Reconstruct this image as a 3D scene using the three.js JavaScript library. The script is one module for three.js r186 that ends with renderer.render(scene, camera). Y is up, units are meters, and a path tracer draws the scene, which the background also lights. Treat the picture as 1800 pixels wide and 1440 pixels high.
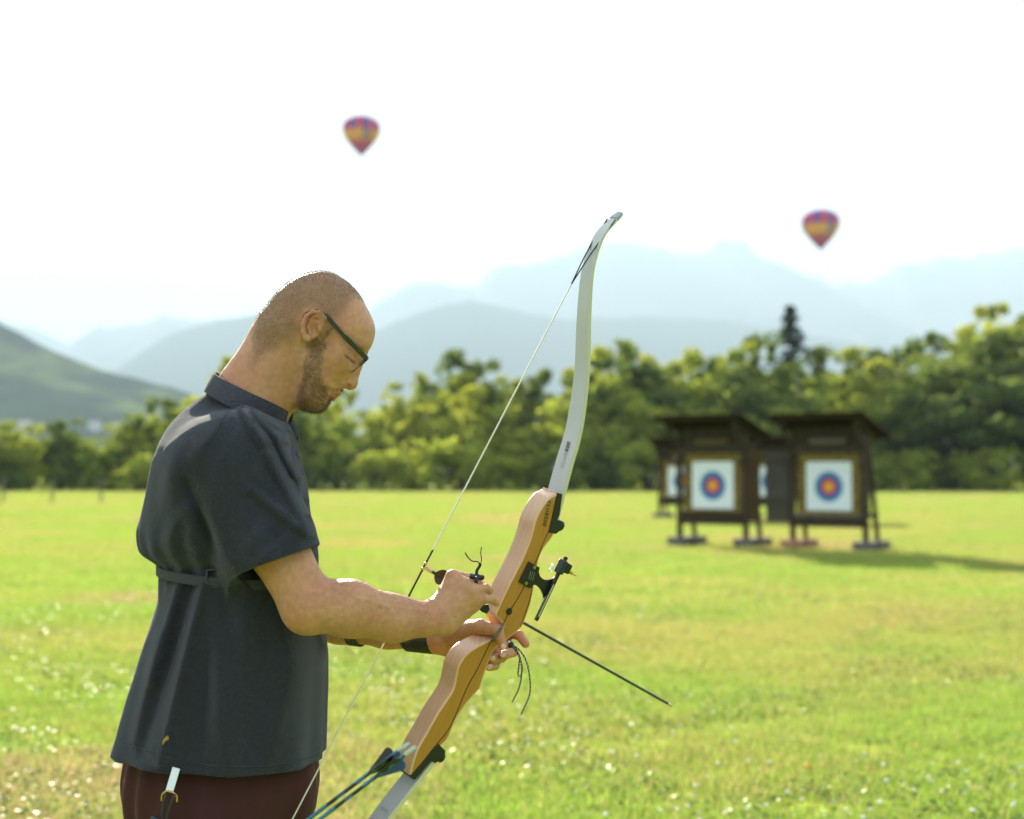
import * as THREE from 'three';
import { mergeGeometries } from 'three/addons/utils/BufferGeometryUtils.js';
import { RoundedBoxGeometry } from 'three/addons/geometries/RoundedBoxGeometry.js';
import { FontLoader } from 'three/addons/loaders/FontLoader.js';
import { TextGeometry } from 'three/addons/geometries/TextGeometry.js';

// ---------------------------------------------------------------- camera, sky, sun, exposure
const scene = new THREE.Scene();
const FOCAL = 2500, HORIZON = 838, EYE = 1.38;                    // a 50 mm lens, eye level 1.38 m
const camera = new THREE.PerspectiveCamera(2 * Math.atan(720 / FOCAL) * 180 / Math.PI, 1.25, 0.05, 60000);
const PITCH = Math.atan((HORIZON - 720) / FOCAL);
camera.position.set(0, EYE, 0);
camera.rotation.x = PITCH;
camera.focus = 2.46;
camera.userData.fStop = 3.2;
scene.add(camera);

const renderer = new THREE.WebGLRenderer();
renderer.toneMapping = THREE.LinearToneMapping;
renderer.toneMappingExposure = 5.4;
renderer.shadowMap.enabled = true;

const SUN_AZ = -17 * Math.PI / 180, SUN_EL = 21.5 * Math.PI / 180;
const SUN = new THREE.Vector3(Math.sin(SUN_AZ) * Math.cos(SUN_EL), Math.sin(SUN_EL), -Math.cos(SUN_AZ) * Math.cos(SUN_EL));
const sun = new THREE.DirectionalLight(new THREE.Color().setRGB(1, 0.9, 0.72), 5);
sun.position.copy(SUN).multiplyScalar(60);
sun.castShadow = true;
sun.shadow.camera.left = sun.shadow.camera.bottom = -60; sun.shadow.camera.right = sun.shadow.camera.top = 60;
sun.shadow.camera.far = 300; sun.shadow.radius = 1.5; sun.shadow.mapSize.set(4096, 4096);
scene.add(sun, sun.target);

function hash3(x, y, z) {
  let h = Math.imul(x | 0, 374761393) ^ Math.imul(y | 0, 668265263) ^ Math.imul(z | 0, 1274126177);
  h = Math.imul(h ^ (h >>> 13), 1103515245); h ^= h >>> 16;
  return (h >>> 0) / 4294967296;
}
function noise(x, y, z) {
  const xi = Math.floor(x), yi = Math.floor(y), zi = Math.floor(z);
  let u = x - xi, v = y - yi, w = z - zi;
  u = u * u * (3 - 2 * u); v = v * v * (3 - 2 * v); w = w * w * (3 - 2 * w);
  const L = (a, b, t) => a + (b - a) * t;
  return L(L(L(hash3(xi, yi, zi), hash3(xi + 1, yi, zi), u), L(hash3(xi, yi + 1, zi), hash3(xi + 1, yi + 1, zi), u), v),
    L(L(hash3(xi, yi, zi + 1), hash3(xi + 1, yi, zi + 1), u), L(hash3(xi, yi + 1, zi + 1), hash3(xi + 1, yi + 1, zi + 1), u), v), w) * 2 - 1;
}
function fbm(x, y, z, n = 4) { let s = 0, a = 0.5; for (let i = 0; i < n; i++) { s += a * noise(x, y, z); x = x * 2.03 + 11.3; y = y * 2.03 + 5.7; z = z * 2.03 + 3.1; a *= 0.5; } return s; }
const clamp = (x, a = 0, b = 1) => Math.min(b, Math.max(a, x));
const lerp = (a, b, t) => a + (b - a) * t;
const smooth = (a, b, x) => { const t = clamp((x - a) / (b - a)); return t * t * (3 - 2 * t); };
function rng(seed) { let s = seed >>> 0; return () => { s = (s + 0x6D2B79F5) >>> 0; let t = Math.imul(s ^ (s >>> 15), 1 | s); t = (t + Math.imul(t ^ (t >>> 7), 61 | t)) ^ t; return ((t ^ (t >>> 14)) >>> 0) / 4294967296; }; }

{ // hazy summer sky: thin veil of cloud, white round the sun, a little blue showing away from it
  const w = 1024, h = 512, data = new Float32Array(w * h * 4), K = 0.218;
  for (let j = 0; j < h; j++) for (let i = 0; i < w; i++) {
    const el = ((j + 0.5) / h - 0.5) * Math.PI, az = ((i + 0.5) / w - 0.5) * 2 * Math.PI;
    const dx = Math.cos(el) * Math.cos(az), dy = Math.sin(el), dz = Math.cos(el) * Math.sin(az);
    const g = Math.acos(clamp(dx * SUN.x + dy * SUN.y + dz * SUN.z, -1, 1)) * 180 / Math.PI;
    const up = clamp(dy);
    const cx = dx / (up + 0.12), cz = dz / (up + 0.12);
    const c = smooth(-0.28, 0.34, fbm(cx * 0.9 + 3, cz * 2.1, 1.7, 5) + 0.32 * (1 - up));
    const glow = 0.42 * Math.exp(-g / 9) + 0.16 * Math.exp(-g / 28);
    const blue = [0.80 - 0.36 * up, 0.93 - 0.28 * up, 1.06 - 0.12 * up], veil = [1.0, 1.0, 1.0];
    for (let k = 0; k < 3; k++) {
      const s = lerp(blue[k], veil[k], 0.18 + 0.74 * c) + glow * [1.05, 1, 0.92][k];
      data[(j * w + i) * 4 + k] = K * s;
    }
    data[(j * w + i) * 4 + 3] = 1;
  }
  const t = new THREE.DataTexture(data, w, h, THREE.RGBAFormat, THREE.FloatType);
  t.mapping = THREE.EquirectangularReflectionMapping; t.magFilter = t.minFilter = THREE.LinearFilter; t.wrapS = THREE.RepeatWrapping; t.needsUpdate = true;
  scene.background = t; scene.environment = t;
}
scene.fog = new THREE.FogExp2(new THREE.Color().setRGB(0.61, 0.825, 1.0), 1.5e-4);

// ---------------------------------------------------------------- helpers
const V = (x, y, z) => new THREE.Vector3(x, y, z);
const CP = Math.cos(PITCH), SP = Math.sin(PITCH);
function rayOf(px, py) { const x = (px - 900) / FOCAL, y = (720 - py) / FOCAL; return V(x, y * CP + SP, y * SP - CP); }
function P(px, py, d) { const r = rayOf(px, py); return r.multiplyScalar(d / -r.z).add(V(0, EYE, 0)); }   // place at d metres from the lens, along z
function onPlane(px, py, point, normal) { const r = rayOf(px, py), o = V(0, EYE, 0); return r.multiplyScalar(point.clone().sub(o).dot(normal) / r.dot(normal)).add(o); }
const used = {};
function numbered(name) { const n = used[name] = (used[name] ?? -1) + 1; return n ? `${name}_${String(n).padStart(3, '0')}` : name; }
function finish(o) { o.castShadow = o.receiveShadow = true; return o; }
function tag(o, label, category, group, kind) { o.userData = { label, category }; if (group) o.userData.group = group; if (kind) o.userData.kind = kind; return o; }
function thing(name, label, category, pos, group) { const o = new THREE.Group(); o.name = numbered(name); if (pos) o.position.copy(pos); scene.add(o); return tag(o, label, category, group); }
function structure(name, geo, mat) { const o = finish(new THREE.Mesh(geo, mat)); o.name = numbered(name); o.userData = { kind: 'structure' }; scene.add(o); return o; }
// a part given in world coordinates, put under its thing
function part(name, geo, mat, parent, local = false) {
  const o = finish(new THREE.Mesh(geo, mat)); o.name = name;
  if (!local) { let off = V(0, 0, 0); for (let q = parent; q && q !== scene; q = q.parent) off.add(q.position); o.position.copy(off).negate(); }
  parent.add(o); return o;
}
function std(r, g, b, rough = 0.7, extra = {}) { const { metal, ...e } = extra; return new THREE.MeshPhysicalMaterial({ color: new THREE.Color().setRGB(r, g, b), roughness: rough, metalness: metal ?? 0, ...e }); }
function texture(size, fn, srgb = false, rx = 1, ry = rx) {
  const d = new Uint8Array(size * size * 4);
  for (let j = 0; j < size; j++) for (let i = 0; i < size; i++) { const c = fn(i / size, j / size); const k = (j * size + i) * 4; d[k] = clamp(c[0]) * 255; d[k + 1] = clamp(c[1]) * 255; d[k + 2] = clamp(c[2]) * 255; d[k + 3] = 255; }
  const t = new THREE.DataTexture(d, size, size); t.wrapS = t.wrapT = THREE.RepeatWrapping; t.magFilter = THREE.LinearFilter; t.minFilter = THREE.LinearMipmapLinearFilter; t.generateMipmaps = true;
  if (srgb) t.colorSpace = THREE.SRGBColorSpace; t.repeat.set(rx, ry); t.needsUpdate = true; return t;
}
// noise that wraps, for textures
function tnoise(u, v, f, s) { const a = u * Math.PI * 2, b = v * Math.PI * 2, r = f / (Math.PI * 2); return noise(Math.cos(a) * r + s, Math.sin(a) * r + Math.cos(b) * r * 1.0 + 7.3, Math.sin(b) * r + s * 1.7); }
function frame(pos, x, y, z) { return new THREE.Matrix4().makeBasis(x, y, z).setPosition(pos); }
function boxBetween(a, b, w, t, side) {   // bar from a to b, w wide along side, t thick
  const y = b.clone().sub(a), len = y.length(); y.normalize();
  const x = side.clone().addScaledVector(y, -side.dot(y)).normalize(), z = x.clone().cross(y);
  const g = new RoundedBoxGeometry(w, len, t, 2, Math.min(w, t, len) * 0.2);
  return g.applyMatrix4(frame(a.clone().add(b).multiplyScalar(0.5), x, y, z));
}
function tube(points, r, seg = 24, rad = 8, closed = false) { return new THREE.TubeGeometry(new THREE.CatmullRomCurve3(points, closed), seg, r, rad, closed); }
function rod(a, b, r0, r1 = r0, n = 12) {
  const y = b.clone().sub(a), len = y.length(); y.normalize();
  const g = new THREE.CylinderGeometry(r1, r0, len, n);
  g.applyQuaternion(new THREE.Quaternion().setFromUnitVectors(V(0, 1, 0), y));
  return g.translate((a.x + b.x) / 2, (a.y + b.y) / 2, (a.z + b.z) / 2);
}
function plain(g) { g = g.index ? g.toNonIndexed() : g; for (const k of Object.keys(g.attributes)) if (!['position', 'normal', 'uv'].includes(k)) g.deleteAttribute(k); return g; }
function merged(list) { return mergeGeometries(list.map(plain)); }
function table(rows) { return (x) => { if (x <= rows[0][0]) return rows[0].slice(1); for (let i = 1; i < rows.length; i++) if (x <= rows[i][0]) { const a = rows[i - 1], b = rows[i], t = (x - a[0]) / (b[0] - a[0]); return a.slice(1).map((v, k) => lerp(v, b[k + 1], t)); } return rows[rows.length - 1].slice(1); }; }

// ---- bodies: signed distances joined smoothly, then meshed with surface nets on a sparse grid
const smin = (a, b, k) => { if (k <= 0) return Math.min(a, b); const h = Math.max(k - Math.abs(a - b), 0) / k; return Math.min(a, b) - h * h * k * 0.25; };
function cone(a, b, r0, r1) {  // round cone between joints
  const bx = b.x - a.x, by = b.y - a.y, bz = b.z - a.z, l2 = Math.max(bx * bx + by * by + bz * bz, 1e-9);
  return (x, y, z) => { const px = x - a.x, py = y - a.y, pz = z - a.z, h = clamp((px * bx + py * by + pz * bz) / l2); const qx = px - bx * h, qy = py - by * h, qz = pz - bz * h; return Math.sqrt(qx * qx + qy * qy + qz * qz) - (r0 + (r1 - r0) * h); };
}
function flatCone(a, b, r0, r1, n, f) {  // the same, pressed by f along n
  const u = n.clone().normalize(), bx = b.x - a.x, by = b.y - a.y, bz = b.z - a.z, l2 = Math.max(bx * bx + by * by + bz * bz, 1e-9);
  return (x, y, z) => { const px = x - a.x, py = y - a.y, pz = z - a.z, h = clamp((px * bx + py * by + pz * bz) / l2); let qx = px - bx * h, qy = py - by * h, qz = pz - bz * h; const s = (qx * u.x + qy * u.y + qz * u.z) * (1 / f - 1); qx += u.x * s; qy += u.y * s; qz += u.z * s; return (Math.sqrt(qx * qx + qy * qy + qz * qz) - (r0 + (r1 - r0) * h)) * f; };
}
function ball(c, rx, ry = rx, rz = rx, m = null) {  // ellipsoid, its axes turned by m (three vectors)
  const X = m ? m[0] : V(1, 0, 0), Y = m ? m[1] : V(0, 1, 0), Z = m ? m[2] : V(0, 0, 1), s = Math.min(rx, ry, rz);
  return (x, y, z) => { const px = x - c.x, py = y - c.y, pz = z - c.z; const a = (px * X.x + py * X.y + pz * X.z) / rx, b = (px * Y.x + py * Y.y + pz * Y.z) / ry, d = (px * Z.x + py * Z.y + pz * Z.z) / rz; const k0 = Math.sqrt(a * a + b * b + d * d), k1 = Math.sqrt(a * a / (rx * rx) + b * b / (ry * ry) + d * d / (rz * rz)); return k1 > 1e-9 ? k0 * (k0 - 1) / k1 : -s; };
}
function polyDist(pts) {   // signed distance to a closed outline, positive inside
  const n = pts.length;
  return (x, y) => { let d = 1e9, inside = false; for (let i = 0, j = n - 1; i < n; j = i++) { const ax = pts[j].x, ay = pts[j].y, ex = pts[i].x - ax, ey = pts[i].y - ay, wx = x - ax, wy = y - ay; const t = clamp((wx * ex + wy * ey) / (ex * ex + ey * ey)); const qx = wx - ex * t, qy = wy - ey * t; d = Math.min(d, qx * qx + qy * qy); if ((pts[i].y > y) !== (ay > y) && x < (ax - pts[i].x) * (y - pts[i].y) / (ay - pts[i].y) + pts[i].x) inside = !inside; } return inside ? Math.sqrt(d) : -Math.sqrt(d); };
}
// ops: [mode ('add' | 'cut' | 'keep'), fn, k]
function evalOps(ops, x, y, z) { let d = 1e3; for (let i = 0; i < ops.length; i++) { const o = ops[i], v = o[1](x, y, z); if (o[0] === 'add') d = smin(d, v, o[2]); else if (o[0] === 'cut') d = -smin(-d, v, o[2]); else d = -smin(-d, -v, o[2]); } return d; }
function surface(ops, lo, hi, cell, { colour, uv, slack = 1.35 } = {}) {
  const B = 8, nb = [0, 1, 2].map(k => Math.ceil((hi.getComponent(k) - lo.getComponent(k)) / cell / B)), N = nb.map(n => n * B + 1);
  const val = new Float32Array(N[0] * N[1] * N[2]).fill(1), at = (i, j, k) => (k * N[1] + j) * N[0] + i, R = B * cell * 0.87;
  const active = [];
  const kmax = Math.max(...ops.map(o => o[2]));
  for (let bk = 0; bk < nb[2]; bk++) for (let bj = 0; bj < nb[1]; bj++) for (let bi = 0; bi < nb[0]; bi++) {
    const cx = lo.x + (bi + 0.5) * B * cell, cy = lo.y + (bj + 0.5) * B * cell, cz = lo.z + (bk + 0.5) * B * cell;
    const vs = ops.map(o => o[1](cx, cy, cz)); let best = 1e9; ops.forEach((o, i) => { if (o[0] === 'add') best = Math.min(best, vs[i]); });
    if (best > R * slack + kmax) continue;
    const list = ops.filter((o, i) => o[0] === 'add' ? vs[i] < Math.max(best, -R * 3) + 2.2 * R * slack + kmax : o[0] === 'cut' ? vs[i] < R * slack + o[2] : true);
    const d0 = evalOps(list, cx, cy, cz);
    if (Math.abs(d0) > R * slack + kmax) { if (d0 < 0) for (let k = 0; k <= B; k++) for (let j = 0; j <= B; j++) for (let i = 0; i <= B; i++) val[at(bi * B + i, bj * B + j, bk * B + k)] = -1; continue; }
    active.push([bi, bj, bk, list]);
  }
  for (const [bi, bj, bk, list] of active) for (let k = 0; k <= B; k++) for (let j = 0; j <= B; j++) for (let i = 0; i <= B; i++) { const I = bi * B + i, J = bj * B + j, K = bk * B + k; val[at(I, J, K)] = evalOps(list, lo.x + I * cell, lo.y + J * cell, lo.z + K * cell); }
  const vid = new Map(), pos = [], idx = [];
  const corner = [[0, 0, 0], [1, 0, 0], [0, 1, 0], [1, 1, 0], [0, 0, 1], [1, 0, 1], [0, 1, 1], [1, 1, 1]];
  const edges = [[0, 1], [2, 3], [4, 5], [6, 7], [0, 2], [1, 3], [4, 6], [5, 7], [0, 4], [1, 5], [2, 6], [3, 7]];
  const g = new Float32Array(8);
  const each = (fn) => { for (const [bi, bj, bk] of active) for (let k = bk * B; k < bk * B + B; k++) for (let j = bj * B; j < bj * B + B; j++) for (let i = bi * B; i < bi * B + B; i++) fn(i, j, k); };
  each((i, j, k) => {
    let m = 0; for (let c = 0; c < 8; c++) { g[c] = val[at(i + corner[c][0], j + corner[c][1], k + corner[c][2])]; if (g[c] < 0) m |= 1 << c; }
    if (m === 0 || m === 255) return;
    let n = 0, sx = 0, sy = 0, sz = 0;
    for (const [a, b] of edges) if ((g[a] < 0) !== (g[b] < 0)) { const t = g[a] / (g[a] - g[b]), A = corner[a], Bc = corner[b]; sx += A[0] + (Bc[0] - A[0]) * t; sy += A[1] + (Bc[1] - A[1]) * t; sz += A[2] + (Bc[2] - A[2]) * t; n++; }
    vid.set(at(i, j, k), pos.length / 3);
    pos.push(lo.x + (i + sx / n) * cell, lo.y + (j + sy / n) * cell, lo.z + (k + sz / n) * cell);
  });
  const quad = (a, b, c, d, flip) => { if (a === undefined || b === undefined || c === undefined || d === undefined) return; flip ? idx.push(a, c, b, a, d, c) : idx.push(a, b, c, a, c, d); };
  each((i, j, k) => {
    const v = val[at(i, j, k)] < 0;
    if (j > 0 && k > 0 && v !== val[at(i + 1, j, k)] < 0) quad(vid.get(at(i, j - 1, k - 1)), vid.get(at(i, j, k - 1)), vid.get(at(i, j, k)), vid.get(at(i, j - 1, k)), !v);
    if (i > 0 && k > 0 && v !== val[at(i, j + 1, k)] < 0) quad(vid.get(at(i - 1, j, k - 1)), vid.get(at(i - 1, j, k)), vid.get(at(i, j, k)), vid.get(at(i, j, k - 1)), !v);
    if (i > 0 && j > 0 && v !== val[at(i, j, k + 1)] < 0) quad(vid.get(at(i - 1, j - 1, k)), vid.get(at(i, j - 1, k)), vid.get(at(i, j, k)), vid.get(at(i - 1, j, k)), !v);
  });
  const nrm = new Float32Array(pos.length), col = colour ? new Float32Array(pos.length) : null, tex = new Float32Array(pos.length / 3 * 2), e = cell * 0.6;
  for (let v = 0; v < pos.length; v += 3) {
    const x = pos[v], y = pos[v + 1], z = pos[v + 2];
    const f = (a, b, c) => evalOps(ops, x + a * e, y + b * e, z + c * e);
    const a = f(1, -1, -1), b = f(-1, -1, 1), c = f(-1, 1, -1), d = f(1, 1, 1);
    let nx = a - b - c + d, ny = -a - b + c + d, nz = -a + b - c + d; const l = Math.hypot(nx, ny, nz) || 1;
    nrm[v] = nx / l; nrm[v + 1] = ny / l; nrm[v + 2] = nz / l;
    if (col) { const q = colour(x, y, z, nx / l, ny / l, nz / l); col[v] = q[0]; col[v + 1] = q[1]; col[v + 2] = q[2]; }
    const t = uv ? uv(x, y, z) : [x + z * 0.7, y]; tex[v / 3 * 2] = t[0]; tex[v / 3 * 2 + 1] = t[1];
  }
  const geo = new THREE.BufferGeometry();
  geo.setAttribute('position', new THREE.Float32BufferAttribute(pos, 3)); geo.setAttribute('normal', new THREE.BufferAttribute(nrm, 3)); geo.setAttribute('uv', new THREE.BufferAttribute(tex, 2));
  if (col) geo.setAttribute('color', new THREE.BufferAttribute(col, 3));
  geo.setIndex(idx); return geo;
}

// ---------------------------------------------------------------- ground and grass
{
  const t = texture(1024, (u, v) => {
    const a = tnoise(u, v, 6, 1.3), b = tnoise(u, v, 22, 4.1), c = tnoise(u, v, 90, 8.8), d = tnoise(u, v, 260, 2.2);
    const dry = clamp(0.42 + 0.55 * a + 0.35 * b), g = 1 + 0.25 * c + 0.35 * d;
    return [lerp(0.36, 0.56, dry) * g, lerp(0.50, 0.56, dry) * g, lerp(0.10, 0.20, dry) * g];
  }, true, 1 / 14);
  const geo = new THREE.PlaneGeometry(50000, 50000, 40, 40).rotateX(-Math.PI / 2).translate(0, 0, -14000);
  const uv = geo.attributes.uv, p = geo.attributes.position;
  for (let i = 0; i < p.count; i++) uv.setXY(i, p.getX(i), p.getZ(i));
  structure('ground', geo, std(1, 1, 1, 1, { map: t, bumpMap: t, bumpScale: 0.02, specularIntensity: 0.1 }));
}
{
  const leaf = std(0.41, 0.487, 0.090, 0.9, { transmission: 0.55, side: THREE.DoubleSide, vertexColors: true, specularIntensity: 0.5 });
  leaf.roughness = 0.85;
  function patch(seed, size, blades, h0, h1, w) {
    const r = rng(seed), pos = [], nor = [], col = [], idx = [];
    for (let b = 0; b < blades; b++) {
      const x = (r() - 0.5) * size, z = (r() - 0.5) * size, tuft = 0.65 + 0.6 * clamp(noise(x * 4 + seed, z * 4, 0.5) + 0.5), h = lerp(h0, h1, r() ** 1.5) * tuft, a = r() * 6.283, lean = h * (0.25 + 0.75 * r()), la = r() * 6.283, ww = w * (0.7 + 0.6 * r());
      const ux = Math.cos(a) * ww / 2, uz = Math.sin(a) * ww / 2, lx = Math.cos(la) * lean, lz = Math.sin(la) * lean, n = pos.length / 3;
      pos.push(x - ux, -0.01, z - uz, x + ux, -0.01, z + uz, x - ux * 0.8 + lx * 0.35, h * 0.6, z - uz * 0.8 + lz * 0.35, x + ux * 0.8 + lx * 0.35, h * 0.6, z + uz * 0.8 + lz * 0.35, x + lx, h, z + lz);
      const nx = -Math.sin(a), nz = Math.cos(a); for (let k = 0; k < 5; k++) nor.push(nx * 0.8, 0.6, nz * 0.8);
      const straw = r() < 0.12 ? 1 : r() * 0.28, v = 0.75 + 0.5 * r();
      for (let k = 0; k < 5; k++) col.push(lerp(0.92, 1.75, straw) * v, lerp(1.0, 0.95, straw) * v, lerp(0.9, 2.6, straw) * v);
      idx.push(n, n + 1, n + 3, n, n + 3, n + 2, n + 2, n + 3, n + 4);
    }
    const g = new THREE.BufferGeometry(); g.setAttribute('position', new THREE.Float32BufferAttribute(pos, 3)); g.setAttribute('normal', new THREE.Float32BufferAttribute(nor, 3)); g.setAttribute('color', new THREE.Float32BufferAttribute(col, 3)); g.setIndex(idx); return g;
  }
  const inView = (x, z, m) => { const d = -z; return d > 0.5 && Math.abs(x) < d * 0.375 + m; };
  function lay(seeds, size, step, d0, d1, blades, h0, h1, w) {
    const spots = seeds.map(() => []), r = rng(seeds[0] * 7 + 1);
    for (let z = -d0; z > -d1; z -= step) for (let x = -d1 * 0.4 - 4; x < d1 * 0.4 + 4; x += step) {
      const px = x + (r() - 0.5) * step * 0.5, pz = z + (r() - 0.5) * step * 0.5, k = Math.floor(r() * seeds.length), a = r() * 6.283, s = 0.85 + 0.3 * r(), y = 0.8 + 0.5 * r();
      if (!inView(px, pz, 2.5)) continue;
      spots[k].push([px, pz, a, s, y]);
    }
    seeds.forEach((seed, k) => {
      const m = new THREE.InstancedMesh(patch(seed, size, blades, h0, h1, w), leaf, spots[k].length), o = new THREE.Object3D(), c = new THREE.Color();
      spots[k].forEach(([x, z, a, s, y], i) => {
        o.position.set(x, 0.004, z); o.rotation.y = a; o.scale.set(s, s * y, s); o.updateMatrix(); m.setMatrixAt(i, o.matrix);
        const f = fbm(x * 0.23, z * 0.23, 4.4, 4), f2 = fbm(x * 0.9 + 20, z * 0.9, 9.1, 3), dry = clamp(0.34 + 1.3 * f + 0.9 * f2), bare = smooth(0.30, 0.48, fbm(x * 0.5 + 31, z * 0.5 + 7, 2.2, 3));
        c.setRGB(lerp(lerp(0.84, 1.14, dry), 1.22, bare), lerp(lerp(1.06, 0.98, dry), 0.93, bare), lerp(lerp(0.8, 1.3, dry), 1.9, bare)); m.setColorAt(i, c);
      });
      m.castShadow = m.receiveShadow = true; m.name = numbered('grass'); tag(m, ['thick short lawn blades close to the archer', 'lawn blades in the near meadow before the shelters', 'lawn blades of the far meadow towards the wood'][lay.n], 'grass', 'lawn of the meadow', 'stuff'); scene.add(m);
    });
  }
  lay.n = 0; lay([11, 12, 13], 1.0, 0.62, 3.6, 15, 3800, 0.010, 0.044, 0.004);
  lay.n = 1; lay([21, 22], 1.4, 0.9, 15, 42, 1900, 0.02, 0.06, 0.006);
  lay.n = 2; lay([31, 32], 2.4, 1.9, 42, 134, 1700, 0.03, 0.09, 0.014);
  { // clover leaves between the blades
    const pos = [], idx = []; for (let k = 0; k < 3; k++) { const a = k * 2.094, n = pos.length / 3; pos.push(0, 0, 0); for (let i = 0; i <= 5; i++) { const t = (i / 5 - 0.5) * 1.5, q = 1 - 0.12 * Math.abs(t); pos.push(Math.cos(a + t) * q, 0.18 * q, Math.sin(a + t) * q); if (i) idx.push(n, n + i + 1, n + i); } }
    const g = new THREE.BufferGeometry(); g.setAttribute('position', new THREE.Float32BufferAttribute(pos, 3)); g.setIndex(idx); g.computeVertexNormals();
    const N = 13000, m = new THREE.InstancedMesh(g, std(0.10, 0.19, 0.03, 0.5, { side: THREE.DoubleSide, specularIntensity: 0.7 }), N), o = new THREE.Object3D(), r = rng(808), c = new THREE.Color(); let i = 0;
    while (i < N) { const d = lerp(4.2, 17, r() ** 1.3), x = (r() * 2 - 1) * (d * 0.38 + 1), f = fbm(x * 0.7 + 9, d * 0.7, 3.1, 4); if (f < 0.05 + 0.12 * r()) continue; const s = 0.007 + 0.008 * r(); o.position.set(x, 0.016 + 0.034 * r(), -d); o.rotation.set((r() - 0.5) * 1.3, r() * 6.283, (r() - 0.5) * 1.3); o.scale.setScalar(s); o.updateMatrix(); m.setMatrixAt(i, o.matrix); const v = 0.7 + 0.8 * r(); c.setRGB(v * (0.9 + 0.5 * r()), v, v); m.setColorAt(i++, c); }
    m.name = 'clover_leaves'; tag(m, 'dark green clover leaves scattered through the near lawn', 'clover', null, 'stuff'); finish(m); scene.add(m);
  }
  // clover and daisies caught by the sun
  const bloom = new THREE.IcosahedronGeometry(1, 1), r = rng(77);
  for (const [name, label, cat, n, col, size, d0, d1] of [['clover_blossom', 'tiny white clover blossoms sprinkled through the near grass', 'flowers', 620, [0.75, 0.74, 0.66], 0.0075, 4.4, 15], ['dandelion_bloom', 'few small yellow dandelions in the near grass', 'flowers', 40, [0.75, 0.42, 0.02], 0.013, 5, 16]]) {
    const m = new THREE.InstancedMesh(bloom, std(...col, 0.7), n), o = new THREE.Object3D(); let i = 0;
    while (i < n) { const d = lerp(d0, d1, r() ** 1.6), x = (r() * 2 - 1) * (d * 0.38 + 1); if (name[0] === 'c' && fbm(x * 0.8 + 3, d * 0.8, 1, 3) < -0.02 + r() * 0.2) continue; const s = size * (0.6 + 0.8 * r()); o.position.set(x, 0.035 + 0.03 * r(), -d); o.scale.set(s, s * 0.7, s); o.updateMatrix(); m.setMatrixAt(i++, o.matrix); }
    m.name = name; tag(m, label, cat, null, 'stuff'); finish(m); scene.add(m);
  }
}

// ---------------------------------------------------------------- mountains and hills
function terrain(name, crest, d, depthFront, depthBack, seed, rough, colour, cols, rows, x0, x1) {
  const top = table(crest), pos = [], col = [], idx = [];
  const height = (px, t) => {   // t from 0 at the foot to 1 on the crest, then down behind it
    const h = Math.max((HORIZON - top(px)[0]) / FOCAL * d + EYE, 2), n = fbm(px * 0.012 + seed, t * 3.1, seed, 5), m = fbm(px * 0.045 + seed, t * 9, seed + 4, 4);
    const face = t <= 1 ? Math.pow(t, 1.25) : 1 - (t - 1) * 0.8;
    return Math.max(h * face * (1 + (t < 1 ? rough * n * 2.2 * (1 - t) : 0)) + h * rough * 0.22 * m * Math.min(1, t * 2), -5);
  };
  const zOf = (t) => t <= 1 ? lerp(d - depthFront, d, t) : d + (t - 1) * depthBack;
  for (let j = 0; j <= rows; j++) for (let i = 0; i <= cols; i++) {
    const t = j / rows * 1.6, px = lerp(x0, x1, i / cols), z = zOf(t), x = (px - 900) / FOCAL * d, y = height(px, t);
    pos.push(x, y - 1, -z); col.push(...colour(x, y, z, px, t));
  }
  for (let j = 0; j < rows; j++) for (let i = 0; i < cols; i++) { const a = j * (cols + 1) + i; idx.push(a, a + 1, a + cols + 2, a, a + cols + 2, a + cols + 1); }
  const g = new THREE.BufferGeometry(); g.setAttribute('position', new THREE.Float32BufferAttribute(pos, 3)); g.setAttribute('color', new THREE.Float32BufferAttribute(col, 3)); g.setIndex(idx); g.computeVertexNormals();
  structure(name, g, std(1, 1, 1, 1, { vertexColors: true, side: THREE.DoubleSide, specularIntensity: 0 }));
  return { height, zOf, d };
}
const forestRock = (line, seed) => (x, y, z) => { const n = fbm(x * 0.004 + seed, z * 0.004, y * 0.004, 4), f = smooth(line * 0.8, line * 1.15, y + n * line * 0.6); return [lerp(0.020, 0.15, f) * (1 + n * 0.4), lerp(0.034, 0.16, f) * (1 + n * 0.4), lerp(0.022, 0.17, f) * (1 + n * 0.4)]; };
terrain('mountain', [[-600, 520], [-200, 530], [0, 553], [50, 572], [120, 604], [160, 572], [220, 570], [290, 550], [345, 556], [420, 560], [520, 575], [620, 560], [680, 520], [722, 496], [780, 489], [830, 500], [870, 466], [905, 458], [960, 455], [1010, 432], [1080, 415], [1150, 424], [1230, 446], [1268, 416], [1310, 420], [1350, 450], [1400, 470], [1470, 495], [1530, 491], [1590, 460], [1650, 448], [1720, 441], [1800, 433], [2000, 415], [2400, 440]], 11000, 4000, 3000, 3.1, 0.16, forestRock(900, 1), 300, 34, -600, 2400);
terrain('mountain', [[-600, 700], [150, 690], [210, 645], [255, 610], [300, 582], [350, 566], [400, 556], [470, 541], [560, 565], [640, 590], [690, 562], [760, 536], [822, 523], [860, 529], [940, 550], [1010, 556], [1150, 551], [1280, 558], [1400, 580], [1520, 600], [1700, 620], [2400, 640]], 8000, 3000, 2000, 8.7, 0.06, forestRock(3000, 2), 260, 30, -600, 2400);
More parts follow.
